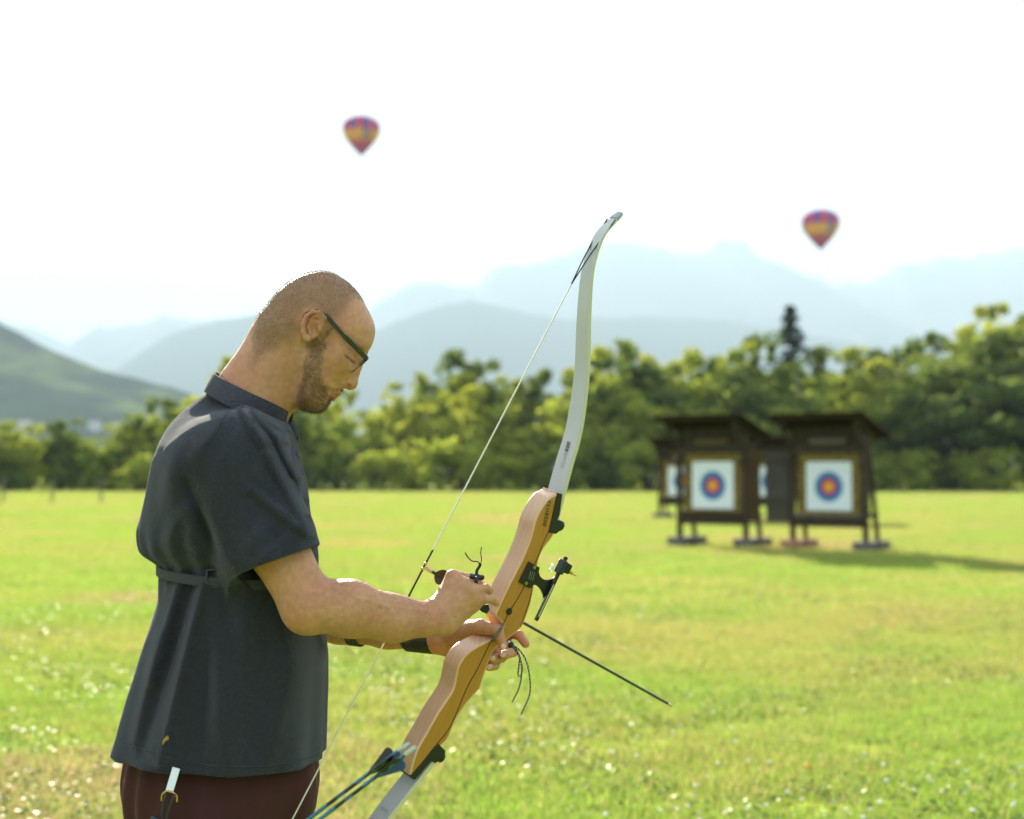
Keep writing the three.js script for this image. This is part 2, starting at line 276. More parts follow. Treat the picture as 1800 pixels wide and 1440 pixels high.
const hill = terrain('hill', [[-700, 470], [-300, 505], [-100, 540], [0, 566], [32, 582], [80, 610], [140, 634], [180, 650], [240, 664], [300, 679], [350, 696], [420, 716], [520, 745], [640, 790], [760, 826], [900, 836]], 2300, 1200, 800, 5.5, 0.07, (x, y, z) => { const n = fbm(x * 0.011, z * 0.011, 2, 4), m = fbm(x * 0.05, z * 0.05, 5, 3), f = smooth(0.10, 0.26, n); return [lerp(0.022, 0.085, f) * (1 + m * 0.9), lerp(0.040, 0.115, f) * (1 + m * 0.9), lerp(0.018, 0.035, f) * (1 + m * 0.9)]; }, 220, 90, -700, 900);

// far houses on the green hill
{
  const wallM = std(0.62, 0.60, 0.55, 0.9), roofM = std(0.42, 0.36, 0.33, 0.85), paneM = std(0.04, 0.05, 0.06, 0.2);
  const spots = [[43, 0.42, 13, 13, 9, 'tall pale house alone on the green hillside at far left'], [14, 0.24, 26, 12, 5, 'long low pale house at the foot of the hill, leftmost'], [52, 0.245, 30, 12, 5.5, 'long low pale house at the hill foot below the tall house'], [86, 0.25, 20, 11, 5, 'low pale house at the hill foot, rightmost of the row'], [166, 0.52, 13, 10, 6, 'small pale house high on the hill slope, left of its neighbour'], [205, 0.53, 15, 10, 6, 'small pale house high on the hill slope, right of its neighbour']];
  for (const [px, t, w, dp, h, label] of spots) {
    const z = hill.zOf(t), x = (px - 900) / FOCAL * z * 1.0, pxHill = x / hill.d * FOCAL + 900, y = hill.height(pxHill, t) - 2;
    const o = thing('far_house', label, 'house', V(x, y, -z), 'houses on the far hill');
    part('wall', new THREE.BoxGeometry(w, h + 3, dp).translate(0, (h + 3) / 2, 0), wallM, o, true);
    const s = new THREE.Shape([new THREE.Vector2(-dp / 2 - 0.7, 0), new THREE.Vector2(dp / 2 + 0.7, 0), new THREE.Vector2(0, dp * 0.36)]);
    part('roof', new THREE.ExtrudeGeometry(s, { depth: w + 1.2, bevelEnabled: false }).translate(0, h + 3.01, -(w + 1.2) / 2).rotateY(Math.PI / 2), roofM, o, true);
    for (let k = 0; k < Math.round(w / 5); k++) part('window', new THREE.BoxGeometry(1.3, 1.6, 0.2).translate(-w / 2 + 2.5 + k * 5, h * 0.5 + 2.6, dp / 2), paneM, o, true);
  }
}

// ---------------------------------------------------------------- trees
const bark = std(0.075, 0.058, 0.042, 0.95);
const foliageMats = [[0.335, 0.395, 0.055], [0.235, 0.30, 0.048], [0.395, 0.435, 0.062], [0.15, 0.21, 0.042]].map(c => std(...c, 0.95, { transmission: 0.6, side: THREE.DoubleSide, vertexColors: true, specularIntensity: 0.3 }));
function leaves(list, r, out) {   // list of [centre, radii, count, size]
  for (const [c, rad, n, size] of list) for (let i = 0; i < n; i++) {
    const u = r() * 2 - 1, a = r() * 6.283, q = Math.cbrt(0.25 + 0.75 * r()), s = Math.sqrt(1 - u * u);
    const x = c.x + rad.x * q * s * Math.cos(a), y = c.y + rad.y * q * u, z = c.z + rad.z * q * s * Math.sin(a);
    const n1 = V(r() - 0.5, r() * 0.8 - 0.2, r() - 0.5).normalize(), t = V(r() - 0.5, r() - 0.5, r() - 0.5).cross(n1).normalize(), b = n1.clone().cross(t), w = size * (0.6 + 0.8 * r()), k = out.pos.length / 3, v = 0.75 + 0.5 * r();
    for (const [e, f] of [[-0.5, -0.25], [0, -0.5], [0.5, 0], [0, 0.5], [-0.5, 0.2]]) { out.pos.push(x + (t.x * e + b.x * f) * w, y + (t.y * e + b.y * f) * w, z + (t.z * e + b.z * f) * w); out.nor.push(n1.x, n1.y, n1.z); out.col.push(v * (0.9 + 0.25 * r()), v, v * 0.9); }
    out.idx.push(k, k + 1, k + 2, k, k + 2, k + 3, k, k + 3, k + 4);
  }
}
function foliageGeo(o) { const g = new THREE.BufferGeometry(); g.setAttribute('position', new THREE.Float32BufferAttribute(o.pos, 3)); g.setAttribute('normal', new THREE.Float32BufferAttribute(o.nor, 3)); g.setAttribute('color', new THREE.Float32BufferAttribute(o.col, 3)); g.setIndex(o.idx); return g; }
function broadleaf(seed, w, dense) {   // a tree of height 1, made as trunk and crown geometries
  const r = rng(seed), wood = [], clumps = [], base = V(0, 0, 0), top = V((r() - 0.5) * 0.05, 0.62, (r() - 0.5) * 0.05);
  wood.push(rod(V(0, -0.03, 0), top, 0.022, 0.010, 8));
  const n = 9 + Math.floor(r() * 4);
  for (let i = 0; i < n; i++) {
    const t = 0.2 + 0.75 * i / n, s = base.clone().lerp(top, t), a = i * 2.4 + r(), len = w * (1.05 - 0.45 * t) * (0.6 + 0.5 * r()), e = s.clone().add(V(Math.cos(a) * len, 0.10 + 0.22 * r(), Math.sin(a) * len));
    wood.push(rod(s, e, 0.010 * (1.2 - t), 0.003, 5));
    for (let k = 0; k < 6; k++) { const c = s.clone().lerp(e, 0.45 + 0.65 * r()).add(V((r() - 0.5) * 0.15, (r() - 0.3) * 0.13, (r() - 0.5) * 0.15)), q = 0.036 + 0.066 * r(); clumps.push([c, V(q * 1.15, q * 0.8, q * 1.15), Math.round(dense * (0.3 + 9 * q)), 0.032]); }
  }
  for (let k = 0; k < 13; k++) { const a = r() * 6.283, q = 0.022 + 0.05 * r(); clumps.push([V(Math.cos(a) * w * 0.45 * r(), 0.70 + 0.28 * r(), Math.sin(a) * w * 0.45 * r()), V(q, q * 0.85, q), Math.round(dense * (0.6 + 0.6 * r())), 0.032]); }
  const o = { pos: [], nor: [], col: [], idx: [] }; leaves(clumps, r, o);
  return { trunk: merged(wood), crown: foliageGeo(o) };
}
function shrubGeo(seed) {
  const r = rng(seed), wood = [], clumps = [];
  for (let i = 0; i < 7; i++) { const a = r() * 6.283, e = V(Math.cos(a) * 0.45 * r(), 0.5 + 0.35 * r(), Math.sin(a) * 0.45 * r()); wood.push(rod(V(e.x * 0.2, -0.05, e.z * 0.2), e, 0.018, 0.005, 5)); }
  for (let i = 0; i < 24; i++) { const a = r() * 6.283, q = 0.14 + 0.12 * r(); clumps.push([V(Math.cos(a) * 0.62 * Math.sqrt(r()), 0.1 + 0.72 * r(), Math.sin(a) * 0.5 * Math.sqrt(r())), V(q, q * 0.85, q), 46, 0.075]); }
  const o = { pos: [], nor: [], col: [], idx: [] }; leaves(clumps, r, o); return { trunk: merged(wood), crown: foliageGeo(o) };
}
const treeKinds = [broadleaf(101, 0.34, 52), broadleaf(202, 0.30, 50), broadleaf(303, 0.38, 54), broadleaf(404, 0.27, 46), broadleaf(505, 0.33, 34)];
const shrubKinds = [shrubGeo(61), shrubGeo(62), shrubGeo(63)];
const nth = ['first', 'second', 'third', 'fourth', 'fifth', 'sixth', 'seventh', 'eighth', 'ninth', 'tenth', 'eleventh', 'twelfth', 'thirteenth', 'fourteenth', 'fifteenth', 'sixteenth', 'seventeenth', 'eighteenth', 'nineteenth', 'twentieth', 'twenty-first', 'twenty-second', 'twenty-third', 'twenty-fourth', 'twenty-fifth', 'twenty-sixth', 'twenty-seventh', 'twenty-eighth', 'twenty-ninth', 'thirtieth'];
const skyline = table([[-150, 700], [0, 738], [50, 745], [110, 733], [150, 772], [200, 768], [235, 722], [280, 698], [315, 716], [350, 700], [390, 650], [425, 624], [470, 640], [560, 660], [640, 702], [690, 672], [735, 652], [790, 616], [830, 622], [870, 678], [905, 664], [945, 650], [1000, 660], [1060, 604], [1095, 588], [1135, 622], [1180, 640], [1220, 620], [1260, 632], [1300, 612], [1335, 588], [1375, 606], [1430, 612], [1470, 616], [1525, 612], [1600, 600], [1650, 580], [1700, 566], [1760, 532], [1810, 556], [1950, 540]]);
{
  const r = rng(9);
  const row = (name, label, pxs, d, drop, kinds, sx, group) => pxs.forEach((px, i) => {
    const top = skyline(px)[0] + drop * (0.6 + 0.8 * r()), dd = d + (r() - 0.5) * 9, h = Math.max((HORIZON - top) / FOCAL * dd + EYE, 2.5), k = kinds[Math.floor(r() * kinds.length)];
    const o = thing(name, label(i, pxs.length), name === 'shrub' ? 'shrub' : 'tree', P(px, HORIZON, dd).setY(0), group);
    o.rotation.y = r() * 6.283; const wide = sx * (0.85 + 0.4 * r()); o.scale.set(h * wide, h, h * wide);
    part('trunk', k.trunk, bark, o, true); part('crown', k.crown, foliageMats[Math.floor(r() * foliageMats.length)], o, true);
  });
  const spread = (a, b, n) => Array.from({ length: n }, (_, i) => lerp(a, b, (i + 0.3 + 0.4 * r()) / n));
  row('woodland_tree', (i) => `tall leafy tree in the back row of the wood, ${nth[i]} from the left`, [400, 428, 500, 590, 690, 738, 800, 840, 905, 950, 1010, 1062, 1098, 1140, 1190, 1222, 1265, 1302, 1340, 1440, 1500, 1540, 1600, 1652, 1704, 1762, 1815], 158, 0, treeKinds, 0.95, 'trees in the back row of the wood');
  row('woodland_tree', (i) => `leafy tree in the middle row of the wood, ${nth[i]} from the left`, spread(230, 1900, 21), 149, 34, treeKinds, 1.15, 'trees in the middle row of the wood');
  row('woodland_tree', (i) => `lower sunlit tree along the wood's front edge, ${nth[i]} from the left`, spread(540, 1950, 17), 141, 78, treeKinds, 1.4, 'trees along the front edge of the wood');
  row('meadow_tree', (i) => `small leafy tree left of the archer, ${nth[i]} from the left edge`, [-90, -30, 12, 58, 108, 150, 196, 236, 282, 318, 352], 140, 4, treeKinds, 1.25, 'small trees left of the archer');
  row('shrub', (i) => `leafy shrub at the foot of the wood, ${nth[i]} from the left`, spread(-120, 1920, 30), 136, 0, shrubKinds, 1.0, 'shrubs at the foot of the wood');
  row('shrub', (i) => `dark leafy shrub deeper in the wood, ${nth[i]} from the left`, spread(-200, 2000, 30), 152, 0, shrubKinds, 1.0, 'shrubs deeper in the wood');
}
// shrubs stay low
scene.children.forEach((o, i) => { if (o.name.startsWith('shrub')) { const h = 3.2 + 2.2 * hash3(i, 3, 5); o.scale.set(h * 1.3, h, h); } });
{ // the dark conifer that stands above the wood
  const r = rng(55), o = thing('conifer', 'dark pointed conifer rising above the wood behind the shelters', 'tree', P(1392, HORIZON, 162).setY(0)), H = (HORIZON - 536) / FOCAL * 162 + EYE, out = { pos: [], nor: [], col: [], idx: [] }, wood = [rod(V(0, -0.3, 0), V(0, H * 0.98, 0), 0.28, 0.03, 8)], clumps = [];
  for (let y = 4; y < H; y += 0.55) { const q = (H - y) / H, len = 0.2 + 8.5 * q * (0.5 + 0.7 * r()); for (let k = 0; k < 4; k++) { const a = r() * 6.283, e = V(Math.cos(a) * len, y - 0.25 * len + 0.2, Math.sin(a) * len); if (len > 1) wood.push(rod(V(0, y, 0), e, 0.05, 0.015, 4)); for (let s = 0.25; s <= 1; s += 0.25) clumps.push([V(e.x * s, lerp(y, e.y, s), e.z * s), V(0.4, 0.22, 0.4), 7, 0.38]); } }
  leaves(clumps, r, out); part('trunk', merged(wood), bark, o, true); part('crown', foliageGeo(out), std(0.028, 0.052, 0.030, 0.95, { transmission: 0.2, side: THREE.DoubleSide, vertexColors: true, specularIntensity: 0.3 }), o, true);
}
{ // thin posts of the meadow fence at left
  const m = std(0.16, 0.13, 0.10, 0.9), where = ['at the left edge of the picture', 'second from the left edge', 'nearest to the archer'];
  [6, 92, 178].forEach((px, i) => { const o = thing('fence_post', `weathered wooden fence post in the far meadow, ${where[i]}`, 'post', P(px, HORIZON, 74).setY(0), 'fence posts in the far meadow'); part('stake', new RoundedBoxGeometry(0.11, 1.25, 0.11, 2, 0.02).translate(0, 0.55, 0), m, o, true); part('cap', new THREE.ConeGeometry(0.09, 0.09, 4).rotateY(0.785).translate(0, 1.22, 0), m, o, true); });
}

// ---------------------------------------------------------------- archery shelters with their targets
{
  const grain = texture(256, (u, v) => { const a = tnoise(u * 1, v, 40, 2.1) * 0.5 + tnoise(u, v * 0.15, 70, 6) * 0.5; const g = 0.55 + 0.35 * a; return [g, g * 0.96, g * 0.9]; }, true, 1);
  const dark = std(0.17, 0.125, 0.085, 0.85, { map: grain }), brown = std(0.27, 0.17, 0.08, 0.85, { map: grain }), greyW = std(0.19, 0.18, 0.165, 0.9, { map: grain }), roofM = std(0.105, 0.075, 0.038, 1, { map: grain, specularIntensity: 0 }), nameM = std(0.42, 0.30, 0.12, 0.8, { map: grain }), pale = std(0.5, 0.44, 0.36, 0.8, { map: grain });
  const straw = std(0.56, 0.39, 0.11, 0.95, { map: texture(256, (u, v) => { const s = 0.62 + 0.3 * Math.sin(v * 6.283 * 14) * 0.5 + 0.3 * tnoise(u, v, 60, 3); return [s, s, s * 0.9]; }, true, 1) });
  const stone = std(0.13, 0.12, 0.115, 0.95), brick = std(0.36, 0.19, 0.12, 0.95);
  const facePaper = (() => {   // printed rings: gold, red, blue in the middle of a white sheet
    const c = document.createElement('canvas'); c.width = c.height = 512; const x = c.getContext('2d');
    x.fillStyle = '#e4eaf6'; x.fillRect(0, 0, 512, 512);
    const ring = (r, f) => { x.fillStyle = f; x.beginPath(); x.arc(256, 262, r, 0, 7); x.fill(); x.strokeStyle = 'rgba(30,30,40,.5)'; x.lineWidth = 1.5; x.stroke(); };
    ring(165, '#dfe6f2'); ring(158, '#3f86b8'); ring(142, '#4a90c2'); ring(124, '#1f5fa8'); ring(108, '#2767b0'); ring(90, '#c2456a'); ring(72, '#d24a58'); ring(52, '#eba22e'); ring(34, '#f2b32a'); ring(14, '#f4c240');
    const t = new THREE.CanvasTexture(c); t.colorSpace = THREE.SRGBColorSpace; return std(1, 1, 1, 0.8, { map: t });
  })();
  // built facing +z, about 1.5 m wide; turned as a whole
  function shelter(px, d, turn, size, label, faceLabel, door, feet) {
    const o = thing('target_shelter', label, 'shelter', P(px, HORIZON, d).setY(0), 'wooden target shelters');
    o.rotation.y = turn; o.scale.setScalar(size);
    const bx = (w, h, dp, x, y, z, rx = 0, rz = 0) => new RoundedBoxGeometry(w, h, dp, 1, Math.min(w, h, dp) * 0.12).rotateX(rx).rotateZ(rz).translate(x, y, z);
    for (const s of [-1, 1]) {
      part('post', bx(0.10, 2.1, 0.10, s * 0.72, 1.17, 0.03), dark, o, true);
      part('rear_leg', bx(0.08, 2.1, 0.08, s * 0.72, 1.1, -0.38, 0.23), dark, o, true);
      part('side_rail', bx(0.06, 0.09, 0.62, s * 0.72, 0.66, -0.27), dark, o, true);
      part('side_brace', bx(0.05, 0.07, 0.95, s * 0.72, 1.85, -0.1, 0.5), dark, o, true);
      for (let k = 0; k < 2; k++) part('foot_block', bx(0.34, 0.19, 0.42, s * 0.72 + (k ? 0.05 : -0.04), 0.095, k ? -0.50 : -0.02, 0, 0), feet && s < 0 ? brick : stone, o, true);
    }
    part('lower_rail', bx(1.50, 0.12, 0.07, 0, 0.50, 0.045), dark, o, true);
    part('shelf_rail', bx(1.34, 0.07, 0.12, 0, 0.66, 0.04), door < 0 ? pale : dark, o, true);
    part('upper_rail', bx(1.50, 0.14, 0.07, 0, 1.90, 0.045), dark, o, true);
    part('name_board', bx(0.72, 0.10, 0.03, 0.02, 2.06, 0.10), door < 0 ? pale : nameM, o, true);
    const butt = part('straw_butt', bx(1.30, 1.18, 0.20, 0, 1.285, -0.10), straw, o, true);
    for (const s of [-1, 1]) part('binding', bx(0.03, 1.20, 0.215, s * 0.60, 1.285, -0.10), brown, butt, true);
    for (let k = 0; k < 5; k++) part('back_board', bx(1.42, 0.235, 0.03, 0, 0.80 + k * 0.25, -0.235), dark, o, true);
    for (let k = 0; k < 4; k++) part('gable_board', bx(1.50, 0.115, 0.03, 0, 2.0 + k * 0.10, 0.0), dark, o, true);
    // gable roof, ridge across the shelter; each slope of planks
    part('apron_board', bx(1.40, 0.17, 0.04, 0, 0.585, -0.02), brown, o, true);
    const roof = part('roof_slope', bx(1.70, 0.05, 1.42, 0, 2.335, -0.10, -0.27), roofM, o, true);   // one pitch, high in front, falling to the rear
    for (let k = 0; k < 7; k++) part('plank', bx(1.80, 0.025, 0.23, 0, 2.375 + (k - 3) * 0.0545, -0.10 + (k - 3) * 0.197, -0.24), roofM, roof, true);
    part('front_fascia', bx(1.82, 0.11, 0.035, 0, 2.50, 0.62), roofM, o, true);
    for (const s of [-1, 1]) { part('verge_board', bx(0.03, 0.09, 1.40, s * 0.875, 2.325, -0.10, -0.27), roofM, o, true); part('rafter', bx(0.07, 0.08, 1.30, s * 0.72, 2.27, -0.10, -0.27), dark, o, true); part('roof_strut', bx(0.05, 0.06, 0.72, s * 0.72, 2.14, 0.30, -0.72), dark, o, true); }
    if (door) { const dr = new THREE.Group(); dr.name = 'shutter_door'; dr.position.set(door * 0.78, 0, 0.03); dr.rotation.y = door < 0 ? 0.5 : -0.2 + Math.PI * 0.28; o.add(dr);
      for (let k = 0; k < (door < 0 ? 4 : 2); k++) part('door_board', bx(0.108, 1.36, 0.03, door * (0.06 + k * 0.112), 1.20, 0), door < 0 ? greyW : brown, dr, true);
      for (const y of [0.75, 1.65]) part('door_batten', bx(door < 0 ? 0.43 : 0.21, 0.09, 0.03, door * (door < 0 ? 0.228 : 0.116), y, -0.031), dark, dr, true); }
    const f = finish(new THREE.Mesh(new THREE.BoxGeometry(0.90, 0.92, 0.004), [facePaper, facePaper, facePaper, facePaper, facePaper, facePaper]));
    f.name = numbered('paper_target'); tag(f, faceLabel, 'target', 'paper target faces'); f.position.copy(V(0, 1.215, 0.006).multiplyScalar(size).applyAxisAngle(V(0, 1, 0), turn).add(o.position)); f.rotation.y = turn; f.scale.setScalar(size); f.material = facePaper; scene.add(f);
    for (const [x, y] of [[-0.44, 0.45], [0.44, 0.45], [-0.44, -0.45], [0.44, -0.45]]) { const p = part('pin', new THREE.SphereGeometry(0.012, 8, 6).translate(x, y, 0.004), dark, f, true); }
  }
  shelter(1253, 27.9, -0.62, 1.0, 'dark wooden shelter in front left, open brown shutter at its right', 'paper target in the front left shelter, rings whole', 1, false);
  shelter(1457, 26.6, -0.60, 0.99, 'dark wooden shelter in front right, standing partly on brick feet', 'paper target in the front right shelter, above a pale rail', -1, true);
  shelter(1198, 46, -0.45, 1.02, 'dark wooden shelter half hidden behind the front left shelter', 'paper target peeping out left of the front left shelter', 0, false);
  shelter(1354, 45, -0.5, 1.02, 'dark wooden shelter seen in the gap between the two front shelters', 'paper target in the gap between the two front shelters', 0, false);
}

// ---------------------------------------------------------------- hot air balloons
{
  const prof = table([[0, 0.012], [0.1, 0.10], [0.2, 0.195], [0.35, 0.315], [0.5, 0.415], [0.63, 0.45], [0.75, 0.447], [0.85, 0.408], [0.92, 0.33], [0.97, 0.21], [1, 0.0]]);
  const R = (t) => t > 0.9 ? 0.447 * Math.sqrt(Math.max(0, 1 - ((t - 0.69) / 0.31) ** 2)) : prof(t)[0];
  const fabric = new THREE.MeshPhysicalMaterial({ color: 0xffffff, vertexColors: true, roughness: 0.9, transmission: 0.35, side: THREE.DoubleSide, specularIntensity: 0.2 });
  const crown = [[0.52, 0.05, 0.22], [0.15, 0.08, 0.46], [0.72, 0.07, 0.07], [0.15, 0.09, 0.48], [0.60, 0.09, 0.18], [0.42, 0.07, 0.28]];
  function gore(i, n) {
    const rows = 44, cols = 4, pos = [], col = [], idx = [];
    for (let j = 0; j <= rows; j++) for (let k = 0; k <= cols; k++) {
      const t = j / rows, a = (i + k / cols) / n * 6.283, bulge = 1 + 0.035 * Math.sin(k / cols * Math.PI), r = R(t) * bulge;
      pos.push(Math.sin(a) * r, t * 1.0, Math.cos(a) * r);
      const c = crown[i % crown.length], band = t > 0.60 ? c : t > 0.37 ? (i % 6 === 3 ? [0.26, 0.27, 0.34] : i % 6 === 4 ? [0.50, 0.28, 0.10] : [0.80, 0.44, 0.05]) : t > 0.29 ? [0.52, 0.17, 0.13] : t > 0.07 ? [0.42, 0.06, 0.22] : [0.10, 0.03, 0.09];
      col.push(...band);
    }
    for (let j = 0; j < rows; j++) for (let k = 0; k < cols; k++) { const a = j * (cols + 1) + k; idx.push(a, a + 1, a + cols + 2, a, a + cols + 2, a + cols + 1); }
    const g = new THREE.BufferGeometry(); g.setAttribute('position', new THREE.Float32BufferAttribute(pos, 3)); g.setAttribute('color', new THREE.Float32BufferAttribute(col, 3)); g.setIndex(idx); g.computeVertexNormals(); return g;
  }
  const geos = Array.from({ length: 18 }, (_, i) => gore(i, 18));
  for (const [px, py, label] of [[635, 275, 'striped hot air balloon floating high above the archer'], [1443, 440, 'striped hot air balloon low over the mountains at right']]) {
    const h = 17.8, o = thing('hot_air_balloon', label, 'balloon', P(px, py, 17 / 69 * FOCAL), 'hot air balloons'); o.scale.setScalar(h); o.rotation.y = -2.5 / 18 * 6.283;
    geos.forEach(g => part('gore', g, fabric, o, true));
    part('mouth_ring', new THREE.TorusGeometry(0.022, 0.006, 8, 24).rotateX(Math.PI / 2).translate(0, 0.012, 0), std(0.03, 0.03, 0.035, 0.7), o, true);
  }
}

// ---------------------------------------------------------------- the recurve bow
// Its own axes: F towards the target, A up along the string, S out of its right-hand side.
const NOCK = P(745, 997, 2.45);
const F = V(0.66, -0.43, -0.62).normalize();
const STRING_TOP = onPlane(1062, 391, NOCK, F), STRING_LOW = onPlane(515, 1440, NOCK, F);
const A = STRING_TOP.clone().sub(STRING_LOW).normalize();
const S = F.clone().cross(A).normalize();
const bowXY = (p) => { const q = p.clone().sub(NOCK); return new THREE.Vector2(q.dot(F), q.dot(A)); };       // (forward, up)
const bowPoint = (v, u, s = 0) => NOCK.clone().addScaledVector(F, v).addScaledVector(A, u).addScaledVector(S, s);
const RW = 0.0225;                                                                                            // half the riser's width
const side = (px, py, s = RW) => bowXY(onPlane(px, py, bowPoint(0, 0, s), S));
const bow = thing('recurve_bow', 'wooden recurve bow with white limbs held by the archer', 'bow', bowPoint(0.2, -0.1));
const black = std(0.012, 0.012, 0.013, 0.45), blackMetal = std(0.016, 0.017, 0.019, 0.35, { metal: 0.2 }), brass = std(0.62, 0.42, 0.14, 0.3, { metal: 1 }), silver = std(0.72, 0.73, 0.76, 0.28, { metal: 1 });
{
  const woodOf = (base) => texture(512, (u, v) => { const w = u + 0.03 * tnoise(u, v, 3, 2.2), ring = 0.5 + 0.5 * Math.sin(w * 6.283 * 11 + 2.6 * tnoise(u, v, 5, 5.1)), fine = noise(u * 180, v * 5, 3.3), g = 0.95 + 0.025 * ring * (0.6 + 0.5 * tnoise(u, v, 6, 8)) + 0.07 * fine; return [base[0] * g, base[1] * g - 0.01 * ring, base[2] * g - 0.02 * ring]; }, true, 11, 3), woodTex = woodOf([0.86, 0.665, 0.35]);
  const wood = std(0.68, 0.53, 0.40, 0.38, { map: woodTex, clearcoat: 0.35, clearcoatRoughness: 0.25 });
  const outline = [[977, 869], [966, 875], [957, 885], [947.5, 900], [939.7, 918], [934.8, 937], [929, 955], [918, 982], [908.6, 1001], [895, 1027], [885, 1048], [875.5, 1069], [870.5, 1082], [879, 1092], [884, 1102], [879, 1113], [868, 1121], [853, 1129], [839, 1136], [819.5, 1150], [806, 1170], [801.5, 1188], [795, 1214], [777, 1242], [769, 1254], [749.5, 1289], [734, 1316], [724.5, 1344], [721, 1364], [731, 1361], [745, 1344], [764, 1322], [780, 1308], [789, 1297], [797, 1277], [803, 1264], [819.5, 1239], [840, 1216], [845, 1210], [846.5, 1204], [856.5, 1173], [866, 1150], [878, 1134], [896, 1122], [911, 1110], [919, 1100], [923, 1092], [930, 1073], [935.5, 1054], [939, 1034], [943.5, 1005], [949, 981], [957, 964], [967, 951], [975, 937], [980, 905], [983, 868]];
  const pts = outline.map(([x, y]) => side(x, y));
  const shape = new THREE.Shape(); shape.moveTo(pts[0].x, pts[0].y); new THREE.SplineCurve([...pts, pts[0]]).getPoints(260).forEach(p => shape.lineTo(p.x, p.y));
  const b = 0.0035, g = new THREE.ExtrudeGeometry(shape, { depth: 2 * RW - 2 * b, bevelEnabled: true, bevelSize: b, bevelThickness: b, bevelOffset: -b, bevelSegments: 3, curveSegments: 8 }).translate(0, 0, -RW + b);
  { const p = g.attributes.position, uv = g.attributes.uv; for (let i = 0; i < p.count; i++) uv.setXY(i, p.getX(i) + p.getZ(i) * 0.7 + 0.1 * p.getY(i), p.getY(i)); }
  g.applyMatrix4(frame(NOCK, F, A, S));
  const skylitWood = wood.clone(); skylitWood.map = woodOf([0.90, 0.74, 0.60]); skylitWood.color.setRGB(0.95, 0.92, 0.92); const riser = part('riser', g, [wood, skylitWood], bow);  // edge faces: paler, pinker copy of the wood, partly skylight painted into its colour
  const line = (list, r, m, name) => part(name, tube(list.map(([x, y]) => { const q = side(x, y); return bowPoint(q.x, q.y, RW + 0.0002); }), r, 40, 6), m, riser);
  const dk = std(0.022, 0.018, 0.012, 0.5);
  line([[966, 930], [955, 954], [944, 982], [938, 994]], 0.0007, dk, 'lamination_line'); line([[922, 1030], [909, 1054], [895, 1076], [884, 1098], [866, 1122], [852, 1150], [836, 1182], [822, 1207], [801, 1256], [790, 1280], [760, 1318], [733, 1352]], 0.0009, dk, 'lamination_line'); line([[936, 1034], [930, 1058], [922, 1082], [915, 1103]], 0.0006, dk, 'lamination_line');
  { const q = side(894.5, 1075), c = bowPoint(q.x, q.y, RW); part('cushion_plug', rod(c.clone().addScaledVector(S, -0.003), c.clone().addScaledVector(S, 0.0018), 0.0066, 0.0062, 20), black, riser); const c2 = c.clone().addScaledVector(S, 0.002); part('plug_socket', rod(c2, c2.clone().addScaledVector(S, 0.0004), 0.0028, 0.0028, 6), dk, riser); }
  // lettering on the riser
  const font = await new FontLoader().loadAsync('fonts/droid/droid_sans_bold.typeface.json');
  const write = (text, size, at, along, up, out, m, parent, slant = 0.18) => { const t = new TextGeometry(text, { font, size, depth: 0.0002, curveSegments: 4, bevelEnabled: false }); t.applyMatrix4(new THREE.Matrix4().makeShear(0, 0, slant, 0, 0, 0)); t.applyMatrix4(frame(at, along, up, out)); return part('lettering', t, m, parent); };
  { const q0 = side(963.5, 879), q1 = side(955, 918), a = bowPoint(q0.x, q0.y, RW + 0.0001), z = bowPoint(q1.x, q1.y, RW + 0.0001), al = z.clone().sub(a).normalize(), up = S.clone().cross(al); const t = write('CLUB500', 0.0082, a, al, up, S, dk, riser); }
  // limbs
  const limbM = std(0.52, 0.525, 0.53, 0.32, { clearcoat: 0.4, clearcoatRoughness: 0.2 }), edgeM = std(0.62, 0.56, 0.36, 0.4), tipM = std(0.30, 0.31, 0.30, 0.35, { clearcoat: 0.5 });
  const left = [[964.6, 858], [983, 797.5], [998, 743], [1006, 689], [1011.7, 631], [1012.5, 560], [1016, 514], [1021.7, 476.7], [1033, 439], [1048, 410], [1069, 388], [1089, 373]];
  const near = [[987.5, 866], [998, 822], [1010.5, 783], [1021, 735], [1028, 685], [1033, 627], [1035, 568], [1037.5, 510], [1041, 472.5], [1050, 437], [1062.5, 408], [1081, 387], [1092.5, 374]];
  const curveL = new THREE.SplineCurve(left.map(p => new THREE.Vector2(...p))).getPoints(60), curveN = new THREE.SplineCurve(near.map(p => new THREE.Vector2(...p))).getPoints(60);
  const mid = curveL.map((p, i) => { const q = curveN[i], c = side((p.x + q.x) / 2, (p.y + q.y) / 2, 0); const t = i / 60; return { v: c.x, u: c.y, w: t > 0.9 ? lerp(0.021, 0.0105, (t - 0.9) / 0.1) : lerp(0.042, 0.021, Math.pow(t / 0.9, 1.4)), th: lerp(0.0085, 0.0042, t) }; });
  const root = mid[0], dirv = (root.v - mid[4].v), diru = root.u - mid[4].u, dl = Math.hypot(dirv, diru);
  for (let k = 1; k <= 5; k++) mid.unshift({ v: root.v + dirv / dl * 0.012 * k, u: root.u + diru / dl * 0.012 * k, w: root.w, th: root.th });
  const U0 = (side(975, 866).y + side(718, 1366).y) / 2;
